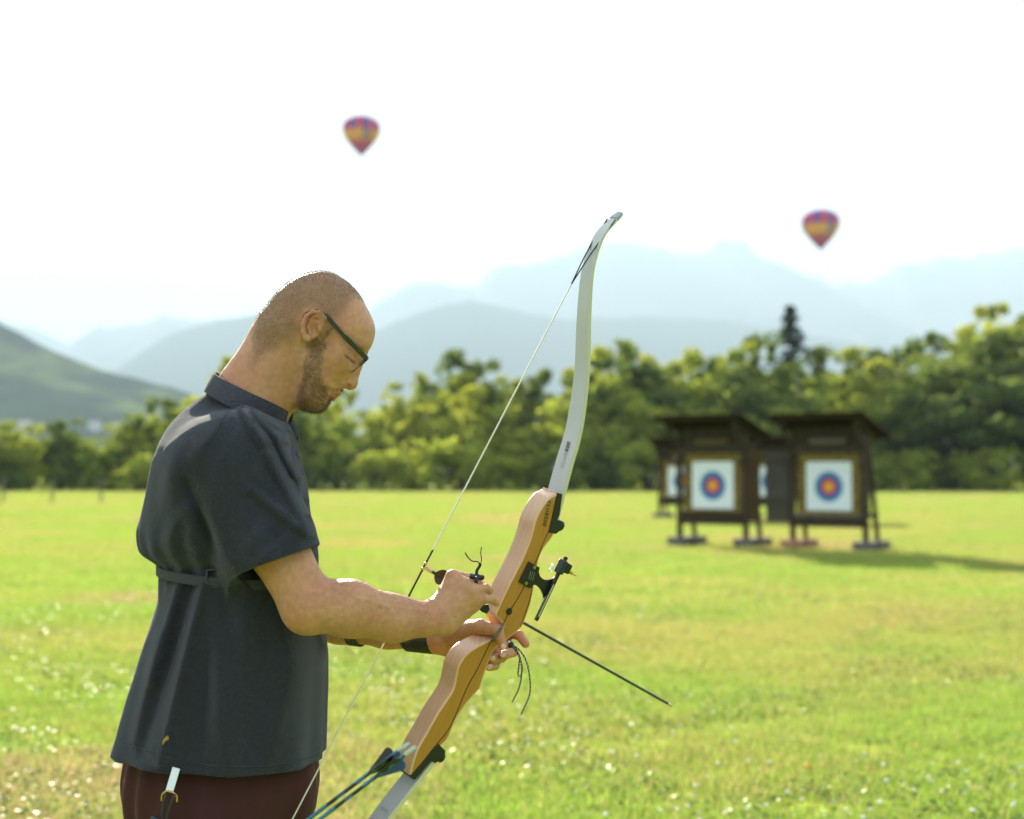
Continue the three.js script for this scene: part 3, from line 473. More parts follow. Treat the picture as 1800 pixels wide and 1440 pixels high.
  const ribbon = (list, lo, hi) => {  // lo..hi: share of the thickness from belly (0) to back (1)
    const pos = [], idx = [], uv = [], n = list.length;
    list.forEach((m, i) => { const a = list[Math.max(i - 1, 0)], c = list[Math.min(i + 1, n - 1)], tv = c.v - a.v, tu = c.u - a.u, l = Math.hypot(tv, tu), nv = tu / l * Math.sign(list[n - 1].u - list[0].u), nu = -tv / l * Math.sign(list[n - 1].u - list[0].u);
      for (const [o, s] of [[lo, -1], [lo, 1], [hi, 1], [hi, -1]]) { const p = bowPoint(m.v + nv * m.th * o, m.u + nu * m.th * o, s * m.w / 2); pos.push(p.x, p.y, p.z); uv.push(i / n, s); } });
    const ring = (i) => [0, 1, 2, 3].map(k => i * 4 + k), up = list[n - 1].u > list[0].u;
    for (let i = 0; i < n - 1; i++) { const p = ring(i), q = ring(i + 1); for (let k = 0; k < 4; k++) { const a = p[k], b2 = p[(k + 1) % 4], c = q[(k + 1) % 4], d = q[k]; up ? idx.push(a, b2, c, a, c, d) : idx.push(a, c, b2, a, d, c); } }
    for (const e of [0, n - 1]) { const p = ring(e); idx.push(p[0], p[1], p[2], p[0], p[2], p[3]); }
    const geo = new THREE.BufferGeometry(); geo.setAttribute('position', new THREE.Float32BufferAttribute(pos, 3)); geo.setAttribute('uv', new THREE.Float32BufferAttribute(uv, 2)); geo.setIndex(idx); const f = geo.toNonIndexed(); f.computeVertexNormals(); return f;
  };
  const low = mid.map(m => ({ ...m, u: 2 * U0 - m.u }));
  const limbs = [mid, low].map((list) => {
    const limb = part('limb', ribbon(list, 0, 0.2), limbM, bow); part('limb_core', ribbon(list, 0.202, 0.9), edgeM, limb); part('limb_back', ribbon(list, 0.902, 1.05), limbM, limb);
    const n = list.length; part('tip_cap', ribbon(list.slice(n - 5).map((m, k) => ({ ...m, w: m.w * (1.12 - 0.02 * k), th: m.th * 2.4, v: m.v - 0.0015 })), -0.05, 0.6), tipM, limb);
    return limb;
  });
  { const a = mid[9], z = mid[17], p = bowPoint(a.v, a.u, 0.001).addScaledVector(F, -0.0004), q = bowPoint(z.v, z.u, 0.001), al = q.clone().sub(p).normalize(), out = al.clone().cross(S).normalize(); if (out.dot(F) > 0) out.negate(); const up = out.clone().cross(al);
    p.addScaledVector(out, 0.0003).addScaledVector(up, -0.004); write('CLUB', 0.0085, p, al, up, out, std(0.42, 0.43, 0.45, 0.4), limbs[0]); write('500', 0.0085, p.clone().addScaledVector(al, 0.030), al, up, out, dk, limbs[0]);
    const pl = bowPoint(low[11].v, low[11].u), ql = bowPoint(low[8].v, low[8].u), al2 = ql.clone().sub(pl).normalize(), o2 = al2.clone().cross(S).normalize(); if (o2.dot(F) > 0) o2.negate();
    part('limb_print', new THREE.BoxGeometry(0.020, 0.006, 0.0004).applyMatrix4(frame(pl.clone().addScaledVector(o2, 0.0004), S, al2, S.clone().cross(al2))), std(0.36, 0.38, 0.42, 0.5), limbs[1]);
  }
  // limb pockets: black wedge plates and the bolts on the back
  const pocket = (poly, bolt) => { const pp = poly.map(([x, y]) => side(x, y, RW + 0.001)); const sh = new THREE.Shape(pp); const e = new THREE.ExtrudeGeometry(sh, { depth: 2 * RW + 0.002, bevelEnabled: true, bevelSize: 0.0008, bevelThickness: 0.0008, bevelOffset: -0.0008, bevelSegments: 2 }).translate(0, 0, -RW - 0.001); e.applyMatrix4(frame(NOCK, F, A, S)); const o = part('limb_pocket', e, black, bow);
    const [c, d] = bolt.map(([x, y]) => { const q = side(x, y, 0.006); return bowPoint(q.x, q.y, 0.006); }); part('limb_bolt', rod(c, d, 0.0095, 0.0095, 18), black, o); part('bolt_head', rod(d, d.clone().addScaledVector(d.clone().sub(c).normalize(), 0.003), 0.0065, 0.0055, 12), blackMetal, o); };
  pocket([[980, 866.5], [988.5, 869], [983.5, 905], [980, 914], [989, 917], [988, 930], [977, 939], [964.5, 936]], [[975, 920], [986, 925]]);
  pocket([[721, 1365], [728, 1371.5], [741, 1358], [757, 1337], [765, 1342], [781, 1329], [783, 1320], [771, 1308]], [[764, 1325], [776, 1332]]);
  // string, its servings and nocking points
  const strM = std(0.74, 0.70, 0.62, 0.7), servM = std(0.015, 0.014, 0.013, 0.6);
  const tipU = mid[mid.length - 6], tipL = low[low.length - 6], onStr = (px, py) => { const q = onPlane(px, py, NOCK, F).sub(NOCK).dot(A); return bowPoint(0, q); };
  const recT = mid[mid.length - 17], recL = low[low.length - 17];
  const sTop = onStr(1005, 500), sLow = bowPoint(0, 2 * U0 - sTop.clone().sub(NOCK).dot(A));
  const bowstring = part('bowstring', rod(sLow, sTop, 0.00135, 0.00135, 8), strM, bow);
  const endLoop = (a, t, r) => { for (const s of [-1, 1]) part('end_serving', tube([a, bowPoint(r.v - 0.003, r.u, s * r.w * 0.28), bowPoint(t.v - 0.002, t.u, s * t.w * 0.58)], 0.0013, 24, 6), servM, bowstring); };
  endLoop(sTop, tipU, recT); endLoop(sLow, tipL, recL);
  part('centre_serving', rod(onStr(713, 1055), onStr(759, 966), 0.00175, 0.00175, 8), servM, bowstring);
  for (const [x, y] of [[747.5, 991], [743, 1000]]) part('nocking_point', new THREE.SphereGeometry(0.0031, 12, 10).applyMatrix4(frame(onStr(x, y), F, A, S)), brass, bowstring);
}
{ // sight on the riser's right side
  const o = thing('bow_sight', 'black sight bracket with slider screwed to the riser side', 'sight', bowPoint(0.24, 0.02));
  const sp = (px, py, s) => { const q = side(px, py, s); return bowPoint(q.x, q.y, s); };
  const plate = (list, s0, th, name, m, bev = 0.0008) => { const sh = new THREE.Shape(list.map(([x, y]) => side(x, y, s0 + th))); const g = new THREE.ExtrudeGeometry(sh, { depth: th - 2 * bev, bevelEnabled: true, bevelSize: bev, bevelThickness: bev, bevelOffset: -bev, bevelSegments: 2 }).translate(0, 0, s0 + bev); g.applyMatrix4(frame(NOCK, F, A, S)); return part(name, g, m, o); };
  const pl = plate([[931, 988], [949.5, 998], [946, 1009], [935, 1034], [930, 1034], [913.5, 1024]], RW + 0.0004, 0.004, 'mount_plate', blackMetal);
  const arc = (list) => new THREE.SplineCurve(list.map(p => new THREE.Vector2(...p))).getPoints(24).map(p => [p.x, p.y]);
  plate([...arc([[947, 1003], [950, 1013], [957, 1019], [966, 1019.5], [975, 1016], [979.5, 1008]]), [985, 1004], [976, 1022], ...arc([[960, 1050], [956, 1052], [955, 1046], [950, 1036], [942, 1029], [934, 1030]])], RW + 0.0008, 0.0034, 'bracket_arm', blackMetal);
  const bar = (a, b, w, t, s, m, name) => part(name, boxBetween(sp(...a, s), sp(...b, s), w, t, F), m, o);
  bar([942, 1091], [995.5, 979], 0.0065, 0.006, RW + 0.009, blackMetal, 'sight_bar');
  bar([945, 1084], [972, 1027], 0.0022, 0.0064, RW + 0.0092, silver, 'scale_strip');
  bar([981, 1008], [992, 985], 0.013, 0.015, RW + 0.010, std(0.03, 0.045, 0.07, 0.35, { metal: 0.5 }), 'slider_block');
  bar([992, 1007], [1000, 991], 0.012, 0.014, RW + 0.005, black, 'lock_knob');
  part('windage_screw', rod(sp(996, 1004, RW + 0.004), sp(1013, 1012, RW + 0.004), 0.0014, 0.0014, 10), brass, o); part('screw_nut', rod(sp(1000, 1004.5, RW + 0.004), sp(1005, 1007, RW + 0.004), 0.004, 0.004, 6), brass, o);
  part('sight_ring', new THREE.TorusGeometry(0.0048, 0.0026, 10, 20).applyMatrix4(frame(sp(970, 998, RW - 0.002), S.clone().addScaledVector(F, -0.6).normalize(), A, S.clone().addScaledVector(F, -0.6).normalize().cross(A))), std(0.82, 0.83, 0.82, 0.2, { clearcoat: 0.6, transmission: 0.4 }), o);
  part('ring_stem', rod(sp(976, 1001, RW), sp(984, 1004, RW + 0.004), 0.0012, 0.0012, 8), silver, o);
  for (const [x, y] of [[939.5, 997.5], [925, 1025.5]]) { const c = sp(x, y, RW + 0.0042); const sc = part('screw', rod(c, c.clone().addScaledVector(S, 0.0014), 0.0033, 0.0029, 16), brass, o); part('screw_slot', boxBetween(c.clone().addScaledVector(S, 0.0015).addScaledVector(A, -0.002), c.clone().addScaledVector(S, 0.0015).addScaledVector(A, 0.002), 0.0007, 0.0004, F), black, sc); }
  const pr = std(0.35, 0.36, 0.35, 0.6); for (let k = 0; k < 3; k++) part('print_line', boxBetween(sp(924.5 + k * 3.2 + 5, 1018 + k * 1.5, RW + 0.0046), sp(931 + k * 3.2 + 2.5, 1004 + k * 1.5, RW + 0.0046), 0.0006, 0.0003, F), pr, pl);
}
// ---- arrows
function arrow(nock, tip, name, label, shaftM, vaneM, hen, nockM, spread = 0) {
  const o = thing(name, label, 'arrow', nock.clone()), d = tip.clone().sub(nock).normalize(), r = 0.0029;
  const side0 = V(0.3, 0.9, 0.2).addScaledVector(d, -V(0.3, 0.9, 0.2).dot(d)).normalize();
  const shaft = part('shaft', rod(nock.clone().addScaledVector(d, 0.012), tip.clone().addScaledVector(d, -0.022), r, r, 14), shaftM, o);
  part('point', merged([rod(tip.clone().addScaledVector(d, -0.022), tip.clone().addScaledVector(d, -0.008), r * 1.02, r * 1.02, 14), rod(tip.clone().addScaledVector(d, -0.008), tip, r * 1.02, 0.0006, 14)]), silver, o);
  const up = side0.clone(), wd = d.clone().cross(up);
  part('nock', merged([rod(nock.clone().addScaledVector(d, 0.004), nock.clone().addScaledVector(d, 0.016), r * 1.05, r * 1.1, 12), boxBetween(nock.clone().addScaledVector(d, -0.004).addScaledVector(wd, 0.0024), nock.clone().addScaledVector(d, 0.006).addScaledVector(wd, 0.0024), 0.0014, 0.0046, wd), boxBetween(nock.clone().addScaledVector(d, -0.004).addScaledVector(wd, -0.0024), nock.clone().addScaledVector(d, 0.006).addScaledVector(wd, -0.0024), 0.0014, 0.0046, wd)]), nockM, o);
  for (let k = 0; k < 3; k++) {
    const e = side0.clone().applyAxisAngle(d, spread + k * 2.0944), n = d.clone().cross(e);
    const sh = new THREE.Shape(); sh.moveTo(0, 0); sh.bezierCurveTo(0.001, 0.012, 0.010, 0.0155, 0.016, 0.0125); sh.lineTo(0.052, 0.001); sh.lineTo(0.053, 0);
    const g = new THREE.ExtrudeGeometry(sh, { depth: 0.0006, bevelEnabled: false, curveSegments: 8 }).translate(0.026, r * 0.9, -0.0003); g.applyMatrix4(frame(nock, d, e, n));
    part('vane', g, k === 0 ? hen : vaneM, o);
  }
  return { o, d, shaft };
}
{
  const q = side(930, 1099, -0.028), pass = bowPoint(q.x, q.y, -0.028), dir0 = pass.clone().sub(NOCK).normalize();
  // the tip lies on the sight line of its place in view, where the shaft from the nock past the riser meets it
  const ray = rayOf(1183, 1242).normalize(), o = V(0, EYE, 0), w = NOCK.clone().sub(o), b = ray.dot(dir0), t = (ray.dot(w) * 1 - b * dir0.dot(w)) / (1 - b * b), tip = o.clone().addScaledVector(ray, t);
  const carbon = std(0.012, 0.013, 0.014, 0.3, { clearcoat: 0.5 });
  const ar = arrow(NOCK.clone().addScaledVector(F, 0.003), tip, 'arrow', 'black arrow nocked on the bowstring, passing behind the riser', std(0.05, 0.03, 0.022, 0.35, { clearcoat: 0.4 }), std(0.05, 0.025, 0.02, 0.7), std(0.06, 0.028, 0.02, 0.7), std(0.55, 0.38, 0.30, 0.4), 0.5);
  ar.shaft.material = carbon;
  console.log('arrow length', tip.distanceTo(NOCK).toFixed(3), 'brace', side(885, 1090, 0).x.toFixed(3), 'tip depth', (-tip.z).toFixed(2));
}

// ---------------------------------------------------------------- the archer
const D0 = 2.50;                                          // his mid plane; q is the distance from it towards the lens
const H = (px, py, q = 0) => P(px, py, D0 - q);
const archer = thing('person', 'man in dark polo shirt and glasses looking down at his bow', 'person', V(H(400, 900).x, 0, -D0));
const mix3 = (a, b, t) => [lerp(a[0], b[0], t), lerp(a[1], b[1], t), lerp(a[2], b[2], t)];
const bodyOps = [];
const add = (fn, k) => bodyOps.push(['add', fn, k]), cut = (fn, k) => bodyOps.push(['cut', fn, k]);
// head: the profile, rounded towards the sides
function inflated(list, Rr, W, p) {
  const sd = polyDist(new THREE.SplineCurve([...list, list[0]].map(([x, y]) => { const q = H(x, y); return new THREE.Vector2(q.x, q.y); })).getPoints(list.length * 4).slice(0, -1));
  return (x, y, z) => { const s = Math.min(sd(x, y), Rr), a = (Rr - s) / Rr, w = Math.abs(z + D0) / W; return (Math.pow(Math.pow(a, p) + Math.pow(w, p), 1 / p) - 1) * Math.min(Rr, W); };
}
const skull = [[463, 582], [468, 570], [477, 545], [486, 522], [499, 506], [516, 493], [537, 483], [563, 478], [582, 480], [599, 488.5], [617, 502], [632, 519], [645, 541], [651.5, 560], [653.5, 577], [650.5, 597], [643, 611], [620, 628], [585, 640], [540, 640], [500, 622]];
const faceP = [[600, 540], [640, 560], [653, 578], [650.5, 596], [644, 611], [640, 621], [633, 638], [620, 662], [607, 679], [601.5, 684], [598, 690], [592, 694], [584, 698], [577, 702.5], [574, 709], [569, 717], [559, 722.5], [545, 722.5], [528, 718], [520, 708], [522, 670], [535, 620], [560, 570]];
add(inflated(skull, 0.085, 0.0775, 2.25), 0);
add(inflated(faceP, 0.055, 0.060, 2.3), 0.022);
add(ball(H(592, 626, 0.040), 0.026, 0.026, 0.024), 0.02); add(ball(H(592, 626, -0.040), 0.026, 0.026, 0.024), 0.02);   // cheekbones
for (const s of [-1, 1]) {
  add(cone(H(546, 640, s * 0.048), H(557, 700, s * 0.026), 0.017, 0.016), 0.02);                                     // jaw
  add(cone(H(634, 603, s * 0.012), H(622, 601, s * 0.042), 0.009, 0.009), 0.014);                                   // brow
  cut(ball(H(629, 630, s * 0.034), 0.013, 0.015, 0.019), 0.014);                                                    // socket
  add(ball(H(606.5, 629, s * 0.031), 0.0142), 0.005);                                                                // eye under its lids
}
add(cone(H(638, 621), H(619, 671), 0.0068, 0.0085), 0.008); add(ball(H(616, 673.5), 0.0125), 0.006);
for (const s of [-1, 1]) { add(ball(H(606, 673, s * 0.0125), 0.0085, 0.0085, 0.006), 0.005); cut(ball(H(611.5, 677.5, s * 0.0125), 0.0046, 0.0032, 0.0050), 0.0015); }
for (const s of [-1, 1]) { add(cone(H(579, 687.5, s * 0.023), H(594, 690.5), 0.0034, 0.0052), 0.004); add(cone(H(578, 690.5, s * 0.021), H(586, 697), 0.0034, 0.0055), 0.004); cut(cone(H(577, 688.8, s * 0.024), H(592.5, 694.2), 0.0007, 0.0010), 0.002); }
for (const s of [-1, 1]) {   // ears
  const at = (x, y, q = 0.0785) => { const p = H(x, y, q); p.z = -D0 + s * q; return p; }, up = at(556, 548).sub(at(542, 598)).normalize(), nz = V(-0.30, -0.05, s).normalize(), fx = up.clone().cross(nz).normalize();
  add(ball(at(551, 572, 0.075), 0.0165, 0.0255, 0.0065, [fx, up, nz]), 0.006);
  const rim = [[566, 573], [571, 560], [563, 549], [549, 548], [538, 556], [532.5, 570], [533, 584], [537, 595]].map(([x, y], i) => at(x, y, 0.0785 + [0.000, 0.002, 0.0035, 0.006, 0.0075, 0.0075, 0.006, 0.003][i]));
  for (let i = 0; i < rim.length - 1; i++) add(cone(rim[i], rim[i + 1], 0.0036, 0.0036), 0.003);
  add(ball(at(541, 595, 0.079), 0.006, 0.0075, 0.0045), 0.006);
  const ant = [[559, 557], [547, 563], [542, 575], [546, 587]].map(([x, y]) => at(x, y, 0.0815)); for (let i = 0; i < 3; i++) add(cone(ant[i], ant[i + 1], 0.0028, 0.0028), 0.003);
  cut(ball(at(553, 577, 0.0835), 0.0065, 0.0105, 0.0075, [fx, up, nz]), 0.004); cut(ball(at(557, 562, 0.0835), 0.0075, 0.003, 0.004, [fx, up, nz]), 0.002);
  add(ball(at(562, 578, 0.078), 0.0042, 0.006, 0.005), 0.004);
}
add(flatCone(H(512, 612), H(446, 712), 0.0575, 0.0600, V(0, 0, 1), 1.0), 0.028); add(cone(H(446, 712), H(425, 760), 0.060, 0.068), 0.02);
add(cone(H(497, 592), H(436, 676), 0.043, 0.040), 0.05);
// trunk inside the clothes, shoulders
add(cone(H(412, 800), H(400, 1300), 0.09, 0.10), 0.03);
const shoulderR = P(400, 800, 2.335), elbowR = P(541, 1063, 2.305), wristR = P(764, 1090, 2.375);
const shoulderL = P(430, 805, 2.69), elbowL = P(540, 1082, 2.745), wristL = P(772, 1122, 2.655);
add(cone(H(425, 780), shoulderR, 0.06, 0.05), 0.03); add(cone(H(425, 780), shoulderL, 0.06, 0.05), 0.03);
for (const [sh, el, wr, near] of [[shoulderR, elbowR, wristR, 1], [shoulderL, elbowL, wristL, 0]]) {
  const m1 = sh.clone().lerp(el, 0.55), axis = wr.clone().sub(el), m2 = el.clone().addScaledVector(axis, 0.26), m3 = el.clone().addScaledVector(axis, 0.62);
  add(cone(sh, m1, 0.052, 0.050), 0.02); add(cone(m1, el, 0.050, 0.041), 0.02);
  if (near) { m2.copy(P(615, 1070, 2.318)); m3.copy(P(690, 1087, 2.345)); add(cone(el, m2, 0.041, 0.0435), 0.02); add(cone(m2, m3, 0.0435, 0.0355), 0.02); add(flatCone(m3, wr, 0.036, 0.0275, V(0.1, 0.1, 1), 0.84), 0.02); }
  else { add(cone(el, m2, 0.040, 0.040), 0.024); add(cone(m2, m3, 0.040, 0.033), 0.02); add(cone(m3, wr, 0.033, 0.026), 0.02); }
}
add(ball(P(538, 1082, 2.300), 0.020), 0.03);
for (const list of [[[628, 1052, 2.276], [668, 1064, 2.300], [705, 1070, 2.322], [748, 1074, 2.346]], [[655, 1086, 2.298], [692, 1088, 2.312], [730, 1091, 2.334]], [[668, 1064, 2.300], [700, 1084, 2.3145]]]) for (let i = 0; i < list.length - 1; i++) add(cone(P(...list[i]), P(...list[i + 1]), 0.0012, 0.0012), 0.007);
// right hand, back towards the lens, closing on the arrow
function finger(list, radii, k = 0.0045) { for (let i = 0; i < list.length - 1; i++) add(cone(list[i], list[i + 1], radii[i], radii[i + 1]), i ? 0.0022 : k); }
{
  const w0 = P(772, 1070, 2.382), w1 = P(785, 1096, 2.386);
  const kn = [P(815, 1029, 2.402), P(829, 1039, 2.392), P(833, 1051, 2.396), P(831, 1064, 2.402)];
  add(flatCone(w0, kn[0], 0.017, 0.0125, V(0.15, 0, 1), 0.8), 0.02); add(flatCone(w0.clone().lerp(w1, 0.35), kn[1], 0.018, 0.0125, V(0.15, 0, 1), 0.8), 0.014); add(flatCone(w0.clone().lerp(w1, 0.7), kn[2], 0.018, 0.012, V(0.15, 0, 1), 0.8), 0.014); add(flatCone(w1, kn[3], 0.0165, 0.0115, V(0.15, 0, 1), 0.8), 0.014);
  add(cone(P(785, 1078, 2.405), P(818, 1060, 2.420), 0.018, 0.016), 0.016);                                          // palm side
  finger([kn[0], P(839, 1023.5, 2.412), P(846, 1029, 2.440), P(834, 1035, 2.462)], [0.0100, 0.0076, 0.0074, 0.0068], 0.006);
  finger([kn[1], P(854, 1034, 2.398), P(859.5, 1038.5, 2.424), P(842, 1045, 2.452)], [0.0096, 0.0076, 0.0074, 0.0070], 0.006);
  finger([kn[2], P(852, 1047, 2.416), P(856, 1050, 2.440), P(842, 1053, 2.456)], [0.0090, 0.0072, 0.0070, 0.0066], 0.006);
  finger([kn[3], P(853, 1053, 2.392), P(864, 1053.5, 2.394), P(873, 1060.5, 2.410)], [0.0094, 0.0073, 0.0070, 0.0060], 0.006);
  finger([P(778, 1062, 2.398), P(796, 1014.5, 2.408), P(818, 1017, 2.430), P(836, 1026, 2.448)], [0.017, 0.0128, 0.0098, 0.0080], 0.014);   // thumb
  add(cone(P(779, 1058, 2.392), P(806, 1030, 2.400), 0.014, 0.012), 0.012);
  for (const [x, y, z] of [[815, 1027, 2.392], [829, 1038, 2.384], [833, 1051, 2.387], [831, 1064, 2.394]]) add(ball(P(x, y, z), 0.0075), 0.010);
  for (const e of kn) { const s = P(788, 1078, 2.372); add(cone(s.clone().lerp(e, 0.35).add(V(0, 0, 0.004)), e.clone().add(V(0, 0, 0.0075)), 0.0018, 0.0026), 0.008); }   // tendons
}
// left hand round the grip
{
  add(flatCone(wristL, P(822, 1112, 2.628), 0.026, 0.024, V(0, 1, 0.6), 0.85), 0.02);
  add(cone(P(793, 1128, 2.655), P(832, 1126, 2.630), 0.023, 0.020), 0.018); add(cone(P(800, 1122, 2.65), P(856, 1122, 2.652), 0.020, 0.013), 0.014);
  add(cone(P(797, 1138, 2.655), P(822, 1138, 2.645), 0.017, 0.014), 0.014);                                         // heel
  finger([P(806, 1112, 2.622), P(846, 1102, 2.566), P(874, 1108, 2.540), P(884, 1134, 2.538)], [0.021, 0.0145, 0.0102, 0.0082], 0.016);   // thumb over the near side
  finger([P(856, 1116, 2.655), P(893, 1112, 2.665), P(913, 1117, 2.640), P(923.5, 1132, 2.622)], [0.012, 0.0100, 0.0092, 0.0078], 0.008);
  finger([P(850, 1128, 2.660), P(893, 1134, 2.660), P(902, 1146, 2.610), P(886, 1151.5, 2.575)], [0.012, 0.0100, 0.0094, 0.0088], 0.008);
  finger([P(842, 1138, 2.662), P(874, 1146, 2.655), P(882, 1156, 2.605), P(867, 1158.5, 2.572)], [0.012, 0.0096, 0.0092, 0.0088], 0.008);
  finger([P(832, 1146, 2.660), P(860, 1160, 2.645), P(870, 1170, 2.600), P(860.5, 1172.5, 2.572)], [0.0115, 0.0088, 0.0084, 0.0080], 0.008);
}
// colours of skin, stubble, lips
const SKIN = [0.53, 0.268, 0.138], RED = [0.49, 0.185, 0.105], HAIR = [0.135, 0.090, 0.052];
// flat side-on coordinates of a place on his body: straight sideways onto one upright plane (the plane's depth sets the scale), so near and far sides mirror each other
const sideOf = (x, y, z) => { const dy = y - EYE, yy = dy * CP + z * SP, zz = z * CP - dy * SP; return [900 + FOCAL * x / -zz, 720 - FOCAL * yy / -zz]; };
const headSide = (x, y) => sideOf(x, y, -D0 + 0.055), clothSide = (x, y) => sideOf(x, y, -2.305), armSide = (x, y) => sideOf(x, y, -2.34);
const warmSpots = [[831, 1039, 2.386], [837, 1053, 2.388], [834, 1067, 2.394], [815, 1027, 2.393], [858, 1036, 2.400], [872, 1060, 2.405], [866, 1158, 2.566], [887, 1151, 2.568], [861, 1172, 2.566], [923, 1130, 2.618], [884, 1136, 2.532]].map(a => P(...a));
const outlineDist = (list) => { const f = polyDist(list.map(([x, y]) => ({ x, y }))); return (u, v) => f(u, v); };
const scalpArea = outlineDist([[445, 640], [440, 560], [480, 460], [560, 455], [640, 470], [646, 525], [622, 522], [612, 540], [598, 566], [590, 583], [577, 588], [571, 570], [558, 545], [540, 545], [527, 562], [524, 590], [508, 604], [486, 612], [462, 628]]);
const beardArea = outlineDist([[577, 575], [590, 580], [578, 596], [573, 615], [568, 640], [566, 660], [572, 676], [586, 680], [597, 677], [602, 683], [597, 688], [583, 685], [577, 689], [577, 695], [584, 701], [580, 740], [515, 730], [520, 690], [530, 660], [535, 625], [540, 604], [556, 598], [566, 588]]);
const lipArea = outlineDist([[577, 687], [585, 684.5], [594, 685], [601, 689], [596, 696], [588, 702], [580, 696]]);
const noiseEdge = (u, v) => 5 * fbm(u * 0.09, v * 0.09, 3.3, 3);
const inHead = (x, y, z) => Math.abs(z + D0) < 0.1 && y > EYE + 0.09;
const beardness = (u, v) => smooth(-6, 9, beardArea(u, v) + 1.4 * noiseEdge(u, v)), scalpness = (u, v) => smooth(-13, 16, scalpArea(u, v) + noiseEdge(u, v));
function bodyColour(x, y, z, nx, ny, nz) {
  let c = mix3(SKIN, RED, clamp(0.22 + 0.85 * fbm(x * 26, y * 26, z * 26, 4)));
  const m = 1 + 0.24 * fbm(x * 150, y * 150, z * 150, 2); c = c.map(k => k * m);
  if (inHead(x, y, z)) {
    const [hu, hv] = headSide(x, y);
    c = mix3(c, RED, 0.35 * smooth(14, 0, Math.hypot(hu - 616, hv - 676)) + 0.4 * smooth(26, 8, Math.hypot(hu - 551, hv - 572)) * (Math.abs(z + D0) > 0.074 ? 1 : 0));
    c = mix3(c, HAIR, 0.50 * scalpness(hu, hv)); c = mix3(c, HAIR, clamp(0.42 + 0.35 * fbm(hu * 0.05, hv * 0.05, 8.1, 3)) * beardness(hu, hv));
    c = mix3(c, [0.42, 0.150, 0.105], 0.6 * smooth(-1, 2.2, lipArea(hu, hv)));
    if (Math.abs(z + D0) > 0.016) { c = mix3(c, [0.05, 0.035, 0.028], 0.85 * smooth(3.2, 1.2, Math.abs((hv - 630) - (hu - 613) * 0.9)) * smooth(8, 5, Math.abs(hu - 613))); c = mix3(c, HAIR, 0.55 * smooth(4.5, 2, Math.abs((hv - 606) + (hu - 626) * -0.9)) * smooth(16, 10, Math.abs(hu - 624))); }
  } else { let q = 0; for (const p of warmSpots) q = Math.max(q, smooth(0.014, 0.004, Math.hypot(x - p.x, y - p.y, z - p.z))); c = mix3(c, [0.56, 0.215, 0.135], 0.45 * q); }
  return c;
}
const skinBump = texture(256, (u, v) => { const g = 0.5 + 0.3 * tnoise(u, v, 60, 2) + 0.25 * tnoise(u, v, 150, 6); return [g, g, g]; }, false, 22);
const skinM = new THREE.MeshPhysicalMaterial({ color: 0xffffff, vertexColors: true, roughness: 0.5, sheen: 0.25, sheenRoughness: 0.5, sheenColor: new THREE.Color(1, 0.85, 0.7), bumpMap: skinBump, bumpScale: 0.0006, specularIntensity: 0.8 });
const bodyGeo = surface(bodyOps, V(-0.60, 0.86, -2.84), V(0.10, 1.80, -2.20), 0.0025, { colour: bodyColour });
const body = part('body', bodyGeo, skinM, archer);
// fingernails
{
  const nailM = std(0.70, 0.44, 0.34, 0.25, { clearcoat: 0.4 });
  for (const [px, py, d, dx, dy] of [[884.5, 1151, 2.5655, -1, 0.15], [866, 1157.5, 2.5625, -1, 0.2], [860, 1172.5, 2.5635, -0.6, 0.35], [885, 1137, 2.5295, 0.25, 1]]) { const c = P(px, py, d), x = V(dx, -dy, 0).normalize(); part('fingernail', new THREE.SphereGeometry(1, 16, 10).scale(0.0058, 0.0048, 0.0014).applyMatrix4(frame(c, x, V(0, 0, 1).cross(x), V(0, 0, 1))), nailM, body); }
}
